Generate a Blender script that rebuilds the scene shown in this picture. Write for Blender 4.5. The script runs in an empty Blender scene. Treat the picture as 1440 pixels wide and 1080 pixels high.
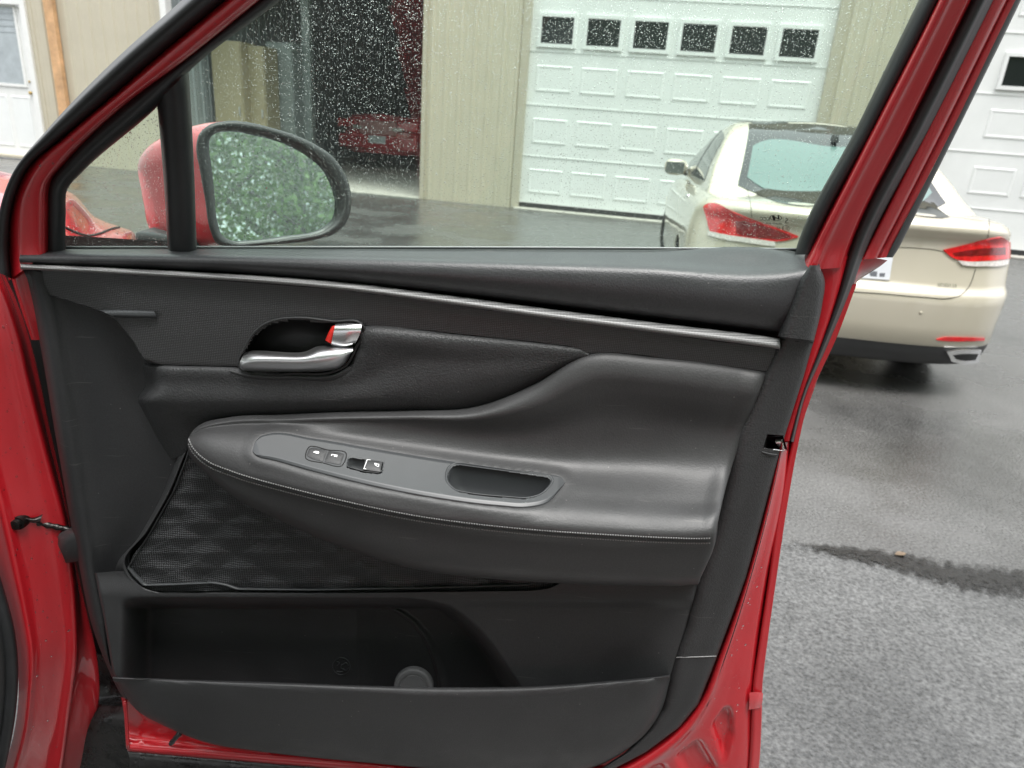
import bpy, bmesh, math, random
import numpy as np
from mathutils import Vector, Matrix
from mathutils.bvhtree import BVHTree
random.seed(7); RNG = np.random.default_rng(7)
S = bpy.context.scene
COL = S.collection

# ------------------------------------------------------------------ camera
PITCH, ROLL, CAM_H, FPX = math.radians(20.8), 0.075, 1.45, 1000.0
FWD = np.array([0, math.cos(PITCH), -math.sin(PITCH)])
_u0 = np.array([0, math.sin(PITCH), math.cos(PITCH)]); _r0 = np.array([1.0, 0, 0])
RGT = _r0 * math.cos(ROLL) + _u0 * math.sin(ROLL)
UPV = -_r0 * math.sin(ROLL) + _u0 * math.cos(ROLL)
CAM = np.array([0, 0, CAM_H])
cd = bpy.data.cameras.new('camera'); cam = bpy.data.objects.new('camera', cd); COL.objects.link(cam)
m = Matrix((RGT, UPV, -FWD)).transposed().to_4x4(); m.translation = Vector(CAM); cam.matrix_world = m
cd.sensor_width = 36; cd.lens = 25.0; cd.clip_start = 0.02; cd.clip_end = 500
cd.dof.use_dof = True; cd.dof.focus_distance = 0.87; cd.dof.aperture_fstop = 8.5
S.camera = cam

# ------------------------------------------------------------------ sky, sun, exposure
world = bpy.data.worlds.new('World'); S.world = world; world.use_nodes = True
wn = world.node_tree; wn.nodes.clear()
SUN_EL, SUN_AZ = math.radians(74), math.radians(150)
sky = wn.nodes.new('ShaderNodeTexSky'); sky.sky_type = 'NISHITA'; sky.sun_disc = False
sky.sun_elevation = SUN_EL; sky.sun_rotation = SUN_AZ; sky.dust_density = 4; sky.air_density = 1.0
hs = wn.nodes.new('ShaderNodeHueSaturation'); hs.inputs['Saturation'].default_value = 0.10
mixw = wn.nodes.new('ShaderNodeMix'); mixw.data_type = 'RGBA'; mixw.inputs[0].default_value = 0.75
# overcast dome: a cloud layer about three times brighter overhead than at the horizon
wtc = wn.nodes.new('ShaderNodeTexCoord'); wsp = wn.nodes.new('ShaderNodeSeparateXYZ'); wn.links.new(wtc.outputs['Generated'], wsp.inputs[0])
wmr = wn.nodes.new('ShaderNodeMapRange'); wmr.inputs[1].default_value = 0; wmr.inputs[2].default_value = 1; wmr.inputs[3].default_value = 5.2; wmr.inputs[4].default_value = 15.0
wn.links.new(wsp.outputs['Z'], wmr.inputs[0])
wvm = wn.nodes.new('ShaderNodeVectorMath'); wvm.operation = 'SCALE'; wvm.inputs[0].default_value = (.97, 1.0, 1.03); wn.links.new(wmr.outputs[0], wvm.inputs['Scale'])
wn.links.new(wvm.outputs[0], mixw.inputs[7])
bg = wn.nodes.new('ShaderNodeBackground'); bg.inputs[1].default_value = 0.105
wo = wn.nodes.new('ShaderNodeOutputWorld')
wn.links.new(sky.outputs[0], hs.inputs['Color']); wn.links.new(hs.outputs[0], mixw.inputs[6])
wn.links.new(mixw.outputs[2], bg.inputs[0]); wn.links.new(bg.outputs[0], wo.inputs[0])
sd = bpy.data.lights.new('sun', 'SUN'); sd.energy = 1.5; sd.angle = math.radians(25); sd.color = (1, .97, .93)
sun = bpy.data.objects.new('sun', sd); COL.objects.link(sun)
sdir = Vector((math.sin(SUN_AZ) * math.cos(SUN_EL), math.cos(SUN_AZ) * math.cos(SUN_EL), math.sin(SUN_EL)))
sun.rotation_euler = sdir.to_track_quat('Z', 'Y').to_euler(); sun.location = (5, 3, 12)
S.view_settings.view_transform = 'Standard'; S.view_settings.look = 'None'
S.view_settings.exposure = 1.3; S.view_settings.gamma = 1
S.cycles.use_denoising = True; S.cycles.use_adaptive_sampling = False; S.cycles.max_bounces = 10; S.cycles.transparent_max_bounces = 16
S.cycles.transmission_bounces = 8; S.cycles.caustics_reflective = False; S.cycles.caustics_refractive = False
S.cycles.sample_clamp_indirect = 6

# ------------------------------------------------------------------ picture -> place helpers
DOOR_Y = 0.80                                    # the open door's trim lies in the plane y = 0.80
def ray(px, py): return RGT * (px - 720) / FPX - UPV * (py - 540) / FPX + FWD
def D(px, py, w=0.0):                            # point on the door, w metres proud of its plane; the upper frame leans inward
    t = max(0.0, 350 - py) * 0.00020
    d = ray(px, py); return CAM + d * ((DOOR_Y - w - t) / d[1])
def G(px, py, z=0.0):
    d = ray(px, py); return CAM + d * ((z - CAM_H) / d[2])
def on_plane(px, py, p0, n):
    d = ray(px, py); return CAM + d * (np.dot(p0 - CAM, n) / np.dot(d, n))
def proj(P):
    v = np.asarray(P, float) - CAM; z = v @ FWD
    return np.stack([720 + FPX * (v @ RGT) / z, 540 - FPX * (v @ UPV) / z], -1)
def inpoly(x, y, poly):
    c = False; n = len(poly); j = n - 1
    for i in range(n):
        xi, yi = poly[i]; xj, yj = poly[j]
        if (yi > y) != (yj > y) and x < (xj - xi) * (y - yi) / (yj - yi) + xi: c = not c
        j = i
    return c
def inpoly_np(P, poly):
    P = np.asarray(P, float); c = np.zeros(len(P), bool); Q = np.asarray(poly, float); R_ = np.roll(Q, 1, 0)
    for (xi, yi), (xj, yj) in zip(Q, R_):
        if yi == yj: continue
        c ^= ((yi > P[:, 1]) != (yj > P[:, 1])) & (P[:, 0] < (xj - xi) * (P[:, 1] - yi) / (yj - yi) + xi)
    return c
def edist_np(P, poly):
    P = np.asarray(P, float); Q = np.asarray(poly, float); b = np.full(len(P), 1e9)
    for a, e in zip(Q, np.roll(Q, -1, 0)):
        d = e - a; t = np.clip(((P - a) @ d) / (d @ d + 1e-9), 0, 1); b = np.minimum(b, np.linalg.norm(P - a - t[:, None] * d, axis=1))
    return b
def edist(x, y, poly):
    b = 1e9; n = len(poly)
    for i in range(n):
        ax, ay = poly[i]; bx, by = poly[(i + 1) % n]
        dx, dy = bx - ax, by - ay; t = max(0, min(1, ((x - ax) * dx + (y - ay) * dy) / (dx * dx + dy * dy + 1e-9)))
        b = min(b, math.hypot(x - ax - t * dx, y - ay - t * dy))
    return b
def cr(P, n, closed=False):                      # smooth resample of a polyline to n points
    P = np.asarray(P, float)
    if closed: P = np.vstack([P[-2:], P, P[:3]])
    seg = np.maximum(np.linalg.norm(np.diff(P, axis=0), axis=1), 1e-7)
    t = np.concatenate([[0], np.cumsum(seg)])
    M = np.zeros_like(P)
    for i in range(len(P)):
        if i == 0: M[i] = (P[1] - P[0]) / seg[0]
        elif i == len(P) - 1: M[i] = (P[-1] - P[-2]) / seg[-1]
        else: M[i] = ((P[i + 1] - P[i]) / seg[i] * seg[i - 1] + (P[i] - P[i - 1]) / seg[i - 1] * seg[i]) / (seg[i] + seg[i - 1])
    lo, hi = (t[2], t[-3]) if closed else (t[0], t[-1])
    q = np.linspace(lo, hi, n, endpoint=not closed)
    k = np.clip(np.searchsorted(t, q, side='right') - 1, 0, len(P) - 2)
    h = seg[k][:, None]; s = ((q - t[k]) / seg[k])[:, None]
    return ((2 * s**3 - 3 * s**2 + 1) * P[k] + (s**3 - 2 * s**2 + s) * h * M[k] + (-2 * s**3 + 3 * s**2) * P[k + 1] + (s**3 - s**2) * h * M[k + 1])
def rpoly(P, n, k):                              # closed outline with rounded corners, no overshoot
    P = np.asarray(P, float); Q = lin(np.vstack([P, P[:1]]), n + 1)[:-1]
    for _ in range(k): Q = (np.roll(Q, 1, 0) + Q * 2 + np.roll(Q, -1, 0)) / 4
    return Q
def lin(P, n):
    P = np.asarray(P, float); seg = np.maximum(np.linalg.norm(np.diff(P, axis=0), axis=1), 1e-9)
    t = np.concatenate([[0], np.cumsum(seg)]); q = np.linspace(0, t[-1], n)
    return np.stack([np.interp(q, t, P[:, i]) for i in range(P.shape[1])], -1)

# ------------------------------------------------------------------ object helpers
def tag(o, label=None, cat=None, group=None, kind=None):
    if label: o['label'] = label
    if cat: o['category'] = cat
    if group: o['group'] = group
    if kind: o['kind'] = kind
    return o
def empty(name, loc=(0, 0, 0), rz=0.0):
    o = bpy.data.objects.new(name, None); o.empty_display_size = .2; COL.objects.link(o)
    o.location = loc; o.rotation_euler = (0, 0, rz); return o
def obj(name, verts, faces, mat, parent=None, smooth=True, local=False, kind=None, face_cam=False, sharp=None):
    me = bpy.data.meshes.new(name)
    V = np.asarray(verts, float)
    if face_cam and len(faces):
        s = 0
        for f in faces[::max(1, len(faces) // 60)]:
            a, b, c = V[f[0]], V[f[1]], V[f[2]]
            nn = np.cross(b - a, c - a); l = np.linalg.norm(nn)
            if l > 1e-12: s += np.sign(np.dot(nn, CAM - a))
        if s < 0: faces = [tuple(reversed(f)) for f in faces]
    me.from_pydata([tuple(v) for v in V], [], [tuple(f) for f in faces])
    me.materials.append(mat)
    if smooth: me.polygons.foreach_set('use_smooth', [True] * len(me.polygons))
    me.update()
    if sharp is not None and smooth: me.set_sharp_from_angle(angle=math.radians(sharp))
    o = bpy.data.objects.new(name, me); COL.objects.link(o)
    if parent is not None:
        o.parent = parent
        if not local:
            root = parent
            mw = Matrix.Identity(4)
            while root is not None:
                mw = (Matrix.LocRotScale(root.location, root.rotation_euler, root.scale)) @ mw if root.parent is None else mw
                root = root.parent
            if parent.parent is None: o.matrix_parent_inverse = mw.inverted()
    if kind: o['kind'] = kind
    return o
def grid_faces(nr, nc, off=0, closed=False):
    F = []
    for i in range(nr - 1):
        for j in range(nc if closed else nc - 1):
            k = (j + 1) % nc
            F.append((off + i * nc + j, off + i * nc + k, off + (i + 1) * nc + k, off + (i + 1) * nc + j))
    return F
def cri(P, n):                                   # smooth resample with evenly spaced control points
    P = np.asarray(P, float); N = len(P); M = np.zeros_like(P); M[0] = P[1] - P[0]; M[-1] = P[-1] - P[-2]; M[1:-1] = (P[2:] - P[:-2]) / 2
    q = np.linspace(0, N - 1, n); k = np.clip(q.astype(int), 0, N - 2); s = (q - k)[:, None]
    return (2 * s**3 - 3 * s**2 + 1) * P[k] + (s**3 - 2 * s**2 + s) * M[k] + (-2 * s**3 + 3 * s**2) * P[k + 1] + (s**3 - s**2) * M[k + 1]
def loft_grid(curves, nu, k=4, along='cr', across='cr', to3=D):
    A = []
    for c in curves:
        P = [to3(*p) if to3 else p for p in c]
        A.append(cr(P, nu) if along == 'cr' else cri(P, nu) if along == 'idx' else lin(P, nu))
    A = np.array(A)
    if k > 1:
        nv = (len(curves) - 1) * k + 1
        A = np.stack([(cr if across == 'cr' else lin)(A[:, j], nv) for j in range(nu)], 1)
    return A
def loft(name, curves, mat, parent, nu=60, k=4, along='cr', across='cr', to3=D, holes=(), post=None, sharp=None, **kw):
    A = loft_grid(curves, nu, k, along, across, to3)
    if post: A = post(A)
    nr, nc = A.shape[:2]; V = A.reshape(-1, 3); F = grid_faces(nr, nc)
    if holes:
        pp = proj(V)
        ctr_ = pp[np.array(F)].mean(1); kill = np.zeros(len(F), bool)
        for h in holes: kill |= inpoly_np(ctr_, h)
        F = [f for f, k_ in zip(F, kill) if not k_]
    return obj(name, V, F, mat, parent, face_cam=True, sharp=sharp, **kw)
def ruled_stations(name, cols, mat, parent, nu, k, **kw):   # columns top->bottom, each with as many points
    rows = [[c[i] for c in cols] for i in range(len(cols[0]))]
    return loft(name, rows, mat, parent, nu=nu, k=k, **kw)
def tube(name, P, r, mat, parent, n=8, closed=False, **kw):
    P = np.asarray(P, float); N = len(P); rr = np.full(N, r) if np.isscalar(r) else np.asarray(r)
    T = np.roll(P, -1, 0) - np.roll(P, 1, 0)
    if not closed: T[0] = P[1] - P[0]; T[-1] = P[-1] - P[-2]
    T /= np.linalg.norm(T, axis=1)[:, None] + 1e-12
    up = np.array([0, -1, 0.13]); V = []
    for i in range(N):
        a = np.cross(T[i], up); l = np.linalg.norm(a)
        if l < 1e-3: a = np.cross(T[i], [1, 0, 0]); l = np.linalg.norm(a)
        a /= l; b = np.cross(a, T[i])
        for j in range(n):
            q = 2 * math.pi * j / n; V.append(P[i] + rr[i] * (a * math.cos(q) + b * math.sin(q)))
    F = []
    for i in range(N if closed else N - 1):
        k = (i + 1) % N
        for j in range(n): F.append((i * n + j, i * n + (j + 1) % n, k * n + (j + 1) % n, k * n + j))
    if not closed: F.append(tuple(range(n))[::-1]); F.append(tuple((N - 1) * n + j for j in range(n)))
    return obj(name, V, F, mat, parent, **kw)
def box_geo(x0, x1, y0, y1, z0, z1, b=0.0):
    bm = bmesh.new(); bmesh.ops.create_cube(bm, size=1)
    for v in bm.verts: v.co = Vector(((x0 + x1) / 2 + v.co.x * (x1 - x0), (y0 + y1) / 2 + v.co.y * (y1 - y0), (z0 + z1) / 2 + v.co.z * (z1 - z0)))
    if b > 0: bmesh.ops.bevel(bm, geom=bm.edges[:], offset=b, segments=2, affect='EDGES', profile=.6)
    V = [tuple(v.co) for v in bm.verts]; F = [tuple(v.index for v in f.verts) for f in bm.faces]; bm.free(); return V, F
def box(name, x0, x1, y0, y1, z0, z1, mat, parent=None, b=0.0, local=True, smooth=False, **kw):
    V, F = box_geo(x0, x1, y0, y1, z0, z1, b); return obj(name, V, F, mat, parent, smooth=smooth, local=local, **kw)
def merge(parts):
    V = []; F = []
    for v, f in parts:
        o = len(V); V += [tuple(q) for q in v]; F += [tuple(i + o for i in g) for g in f]
    return V, F
def bvh_of(o):
    V = [o.matrix_world @ v.co for v in o.data.vertices]
    return BVHTree.FromPolygons([tuple(v) for v in V], [tuple(p.vertices) for p in o.data.polygons])
def hit(bvh, px, py):
    d = Vector(ray(px, py)).normalized(); l, n, i, t = bvh.ray_cast(Vector(CAM), d)
    if l is None:
        l, n, i, t = bvh.find_nearest(Vector(CAM) + d * 0.8); 
    if n.dot(d) > 0: n = -n
    return np.array(l), np.array(n)
def patch(name, bvh, top, bot, mat, parent, off=.003, nu=24, nv=8, skirt=.004, smoothline=True, crown=0.0, hitf=None, **kw):
    f = cr if smoothline else lin
    T, B = f(np.array(top, float), nu), f(np.array(bot, float), nu)
    V = []; L = []
    for j in range(nv):
        s = j / (nv - 1)
        for i in range(nu):
            q = T[i] * (1 - s) + B[i] * s; p, n = (hitf or (lambda x, y: hit(bvh, x, y)))(*q)
            u = i / (nu - 1); c = crown * (4 * s * (1 - s)) ** .5 * (4 * u * (1 - u)) ** .35
            V.append(p + n * (off + c)); L.append(p - n * skirt)
    F = grid_faces(nv, nu); ring = [i for i in range(nu)] + [j * nu + nu - 1 for j in range(1, nv)] + [(nv - 1) * nu + i for i in range(nu - 2, -1, -1)] + [j * nu for j in range(nv - 2, 0, -1)]
    o0 = len(V); V = V + [L[r] for r in ring]; n = len(ring)
    for i in range(n): F.append((ring[i], o0 + i, o0 + (i + 1) % n, ring[(i + 1) % n]))
    return obj(name, V, F, mat, parent, face_cam=True, sharp=50, **kw)
def lathe(prof, n=32, axis='x'):
    V = []; F = []
    for a, r in prof:
        for j in range(n):
            q = 2 * math.pi * j / n; V.append((a, r * math.cos(q), r * math.sin(q)))
    return V, [(i * n + j, i * n + (j + 1) % n, (i + 1) * n + (j + 1) % n, (i + 1) * n + j) for i in range(len(prof) - 1) for j in range(n)]

# ------------------------------------------------------------------ materials
def mat(name, base, rough=.5, metal=0., bump=None, coat=0., spec=.5, var=0., varscale=8., rvar=0., coatr=.04, fine=None):
    M = bpy.data.materials.new(name); M.use_nodes = True; nt = M.node_tree; b = nt.nodes['Principled BSDF']
    b.inputs['Base Color'].default_value = (*base, 1); b.inputs['Roughness'].default_value = rough; b.inputs['Metallic'].default_value = metal
    b.inputs['Specular IOR Level'].default_value = spec; b.inputs['Coat Weight'].default_value = coat; b.inputs['Coat Roughness'].default_value = coatr
    tc = nt.nodes.new('ShaderNodeTexCoord')
    if var or rvar:
        n = nt.nodes.new('ShaderNodeTexNoise'); n.inputs['Scale'].default_value = varscale; n.inputs['Detail'].default_value = 6; n.inputs['Roughness'].default_value = .65
        nt.links.new(tc.outputs['Object'], n.inputs['Vector'])
        if var:
            r = nt.nodes.new('ShaderNodeMapRange'); r.inputs[1].default_value = .3; r.inputs[2].default_value = .7
            r.inputs[3].default_value = 1 - var; r.inputs[4].default_value = 1 + var; nt.links.new(n.outputs[0], r.inputs[0])
            mx = nt.nodes.new('ShaderNodeVectorMath'); mx.operation = 'SCALE'; mx.inputs[0].default_value = base
            nt.links.new(r.outputs[0], mx.inputs['Scale']); nt.links.new(mx.outputs[0], b.inputs['Base Color'])
        if rvar:
            r = nt.nodes.new('ShaderNodeMapRange'); r.inputs[1].default_value = .35; r.inputs[2].default_value = .65
            r.inputs[3].default_value = max(.02, rough - rvar); r.inputs[4].default_value = min(1, rough + rvar)
            nt.links.new(n.outputs[0], r.inputs[0]); nt.links.new(r.outputs[0], b.inputs['Roughness'])
    if fine:
        fn = nt.nodes.new('ShaderNodeTexNoise'); fn.inputs['Scale'].default_value = fine[0]; fn.inputs['Detail'].default_value = 3; nt.links.new(tc.outputs['Object'], fn.inputs['Vector'])
        fr_ = nt.nodes.new('ShaderNodeMapRange'); fr_.inputs[1].default_value = .3; fr_.inputs[2].default_value = .7; fr_.inputs[3].default_value = 1 - fine[1]; fr_.inputs[4].default_value = 1 + fine[1]; nt.links.new(fn.outputs[0], fr_.inputs[0])
        fm = nt.nodes.new('ShaderNodeVectorMath'); fm.operation = 'SCALE'; src = b.inputs['Base Color'].links[0].from_socket if b.inputs['Base Color'].links else None
        if src: nt.links.new(src, fm.inputs[0])
        else: fm.inputs[0].default_value = base
        nt.links.new(fr_.outputs[0], fm.inputs['Scale'])
        # sparse dust flecks
        dv = nt.nodes.new('ShaderNodeTexVoronoi'); dv.inputs['Scale'].default_value = 95; dv.inputs['Randomness'].default_value = 1; nt.links.new(tc.outputs['Object'], dv.inputs['Vector'])
        dr_ = nt.nodes.new('ShaderNodeMapRange'); dr_.inputs[1].default_value = .05; dr_.inputs[2].default_value = .10; dr_.inputs[3].default_value = 1; dr_.inputs[4].default_value = 0; nt.links.new(dv.outputs['Distance'], dr_.inputs[0])
        ds = nt.nodes.new('ShaderNodeSeparateColor'); nt.links.new(dv.outputs['Color'], ds.inputs[0]); dg_ = nt.nodes.new('ShaderNodeMath'); dg_.operation = 'GREATER_THAN'; dg_.inputs[1].default_value = .90; nt.links.new(ds.outputs[0], dg_.inputs[0])
        dm = nt.nodes.new('ShaderNodeMath'); dm.operation = 'MULTIPLY'; nt.links.new(dr_.outputs[0], dm.inputs[0]); nt.links.new(dg_.outputs[0], dm.inputs[1])
        mp = nt.nodes.new('ShaderNodeMapping'); mp.inputs['Rotation'].default_value = (0, .5, 0); mp.inputs['Scale'].default_value = (9, 9, 160); nt.links.new(tc.outputs['Object'], mp.inputs['Vector'])
        sn = nt.nodes.new('ShaderNodeTexNoise'); sn.inputs['Scale'].default_value = 1.6; sn.inputs['Detail'].default_value = 3; nt.links.new(mp.outputs[0], sn.inputs['Vector'])
        sr_ = nt.nodes.new('ShaderNodeMapRange'); sr_.inputs[1].default_value = .69; sr_.inputs[2].default_value = .74; sr_.inputs[4].default_value = .28; nt.links.new(sn.outputs[0], sr_.inputs[0])
        mx_ = nt.nodes.new('ShaderNodeMath'); mx_.operation = 'MAXIMUM'; nt.links.new(dm.outputs[0], mx_.inputs[0]); nt.links.new(sr_.outputs[0], mx_.inputs[1]); dm = mx_
        dx = nt.nodes.new('ShaderNodeMix'); dx.data_type = 'RGBA'; dx.inputs[7].default_value = (.14, .135, .13, 1); nt.links.new(dm.outputs[0], dx.inputs[0]); nt.links.new(fm.outputs[0], dx.inputs[6]); nt.links.new(dx.outputs[2], b.inputs['Base Color'])
    if bump:
        kind, sc, st, dist = bump
        if kind == 'voronoi':
            t = nt.nodes.new('ShaderNodeTexVoronoi'); t.feature = 'SMOOTH_F1'; t.inputs['Scale'].default_value = sc; t.inputs['Smoothness'].default_value = .5; out = t.outputs['Distance']
        else:
            t = nt.nodes.new('ShaderNodeTexNoise'); t.inputs['Scale'].default_value = sc; t.inputs['Detail'].default_value = 4; out = t.outputs[0]
        nt.links.new(tc.outputs['Object'], t.inputs['Vector'])
        bp = nt.nodes.new('ShaderNodeBump'); bp.inputs['Strength'].default_value = st; bp.inputs['Distance'].default_value = dist
        nt.links.new(out, bp.inputs['Height']); nt.links.new(bp.outputs[0], b.inputs['Normal'])
    return M
def lattice_mat(name, dark, light, pitch, rough, strength, dist, thr=.1, spec=.5):   # fine staggered dots
    M = bpy.data.materials.new(name); M.use_nodes = True; nt = M.node_tree; b = nt.nodes['Principled BSDF']
    tc = nt.nodes.new('ShaderNodeTexCoord'); sp = nt.nodes.new('ShaderNodeSeparateXYZ'); nt.links.new(tc.outputs['Object'], sp.inputs[0])
    def mth(op, a, b_=None):
        n = nt.nodes.new('ShaderNodeMath'); n.operation = op
        for i, v in enumerate((a, b_)):
            if v is None: continue
            if isinstance(v, (int, float)): n.inputs[i].default_value = v
            else: nt.links.new(v, n.inputs[i])
        return n.outputs[0]
    k = 2 * math.pi / pitch
    p = mth('SINE', mth('MULTIPLY', mth('ADD', sp.outputs['X'], sp.outputs['Z']), k * .707)); q = mth('SINE', mth('MULTIPLY', mth('SUBTRACT', sp.outputs['X'], sp.outputs['Z']), k * .707))
    h = mth('MULTIPLY', p, q)
    mr = nt.nodes.new('ShaderNodeMapRange'); mr.interpolation_type = 'SMOOTHSTEP'; mr.inputs[1].default_value = thr - .25; mr.inputs[2].default_value = thr + .25; nt.links.new(h, mr.inputs[0])
    mx = nt.nodes.new('ShaderNodeMix'); mx.data_type = 'RGBA'; mx.inputs[6].default_value = (*dark, 1); mx.inputs[7].default_value = (*light, 1); nt.links.new(mr.outputs[0], mx.inputs[0])
    nt.links.new(mx.outputs[2], b.inputs['Base Color']); b.inputs['Roughness'].default_value = rough; b.inputs['Specular IOR Level'].default_value = spec
    bp = nt.nodes.new('ShaderNodeBump'); bp.inputs['Strength'].default_value = strength; bp.inputs['Distance'].default_value = dist
    nt.links.new(mr.outputs[0], bp.inputs['Height']); nt.links.new(bp.outputs[0], b.inputs['Normal']); return M
def glass_mat(name, tint, haze=0.0, refl=1.0):
    M = bpy.data.materials.new(name); M.use_nodes = True; nt = M.node_tree; nt.nodes.clear()
    o = nt.nodes.new('ShaderNodeOutputMaterial'); t = nt.nodes.new('ShaderNodeBsdfTransparent'); t.inputs[0].default_value = (*tint, 1)
    g = nt.nodes.new('ShaderNodeBsdfGlossy'); g.inputs['Roughness'].default_value = .0; g.inputs[0].default_value = (refl, refl, refl, 1)
    lw = nt.nodes.new('ShaderNodeLayerWeight'); pw = nt.nodes.new('ShaderNodeMath'); pw.operation = 'POWER'; pw.inputs[1].default_value = 5; nt.links.new(lw.outputs['Facing'], pw.inputs[0])
    fr = nt.nodes.new('ShaderNodeMath'); fr.operation = 'MULTIPLY_ADD'; fr.inputs[1].default_value = .95; fr.inputs[2].default_value = .025; nt.links.new(pw.outputs[0], fr.inputs[0])
    lw.inputs['Blend'].default_value = .5
    mx = nt.nodes.new('ShaderNodeMixShader'); nt.links.new(fr.outputs[0], mx.inputs[0]); nt.links.new(t.outputs[0], mx.inputs[1]); nt.links.new(g.outputs[0], mx.inputs[2])
    last = mx
    if haze:
        tr = nt.nodes.new('ShaderNodeBsdfTranslucent'); tr.inputs[0].default_value = (.85, .9, .87, 1)
        m2 = nt.nodes.new('ShaderNodeMixShader'); m2.inputs[0].default_value = haze; nt.links.new(mx.outputs[0], m2.inputs[1]); nt.links.new(tr.outputs[0], m2.inputs[2]); last = m2
    nt.links.new(last.outputs[0], o.inputs[0]); return M
def water_mat(name):
    M = bpy.data.materials.new(name); M.use_nodes = True; nt = M.node_tree; b = nt.nodes['Principled BSDF']
    b.inputs['Base Color'].default_value = (1, 1, 1, 1); b.inputs['Roughness'].default_value = 0.02; b.inputs['IOR'].default_value = 1.33; b.inputs['Transmission Weight'].default_value = 1; return M

K = {}
K['grain'] = mat('grained_black_vinyl', (.036, .0365, .038), .50, bump=('voronoi', 480, .40, .0011), var=.12, varscale=14, rvar=.05, fine=(420, .22))
K['pad'] = mat('soft_grained_black_pad', (.040, .041, .044), .42, bump=('voronoi', 520, .20, .0010), var=.08, varscale=14, rvar=.04, spec=.6, fine=(420, .16))
K['soft'] = mat('soft_black_leatherette', (.039, .039, .040), .49, bump=('voronoi', 480, .14, .0009), var=.12, varscale=9, rvar=.05, spec=.55, fine=(520, .15))
K['plastic'] = mat('matte_black_plastic', (.034, .0345, .036), .50, bump=('noise', 700, .4, .0008), var=.14, varscale=12, rvar=.06, fine=(600, .18))
K['dark'] = mat('shaded_black_plastic', (.024, .0245, .026), .55, bump=('noise', 700, .35, .0008), var=.12, varscale=12, fine=(600, .18))  # front column only: its shade is put into this darker base colour
K['gloss'] = mat('satin_grey_black_plastic', (.050, .053, .056), .36, var=.04, varscale=30, spec=.5)
K['cup'] = mat('deep_black_plastic', (.008, .008, .008), .45)
K['rubber'] = mat('black_rubber', (.026, .027, .029), .42, bump=('noise', 500, .15, .0008), var=.2, varscale=20, spec=.45)
K['accent'] = lattice_mat('woven_black_trim', (.028, .028, .029), (.070, .070, .072), .0030, .38, .5, .0005, .15, .55)
K['bead'] = lattice_mat('woven_bright_bead', (.13, .13, .132), (.34, .34, .34), .0024, .34, .5, .0005, .0, .6)
K['grille'] = lattice_mat('perforated_speaker_mesh', (.007, .007, .008), (.058, .060, .063), .0042, .42, .8, .0011, .05, .5)
K['chrome'] = mat('satin_chrome', (.74, .74, .75), .34, 1.0)
K['bright'] = mat('polished_chrome', (.92, .92, .93), .26, 1.0)
K['redtab'] = mat('red_lock_mark', (.75, .03, .02), .4)
K['red'] = mat('red_car_paint', (.50, .010, .018), .36, .0, coat=1.0, var=.06, varscale=6, rvar=.05)
K['seam'] = mat('black_seam', (.006, .006, .006), .7)
K['thread'] = mat('dark_grey_thread', (.22, .22, .22), .7)
K['white_icon'] = mat('white_print', (.8, .8, .8), .5)
K['glass'] = glass_mat('green_tinted_window_glass', (.90, .965, .925), .007)
K['drop'] = water_mat('rain_water')
K['mirror'] = mat('mirror_silver', (.82, .86, .85), .0, 1.0)
K['metal_dark'] = mat('greased_dark_steel', (.05, .048, .046), .38, .9, bump=('noise', 160, .5, .002))
K['mud'] = mat('wet_black_cladding', (.018, .018, .018), .30, bump=('noise', 60, .5, .004), var=.5, varscale=40, rvar=.15)
K['print'] = mat('black_glass_print', (.01, .01, .01), .6)

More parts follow.
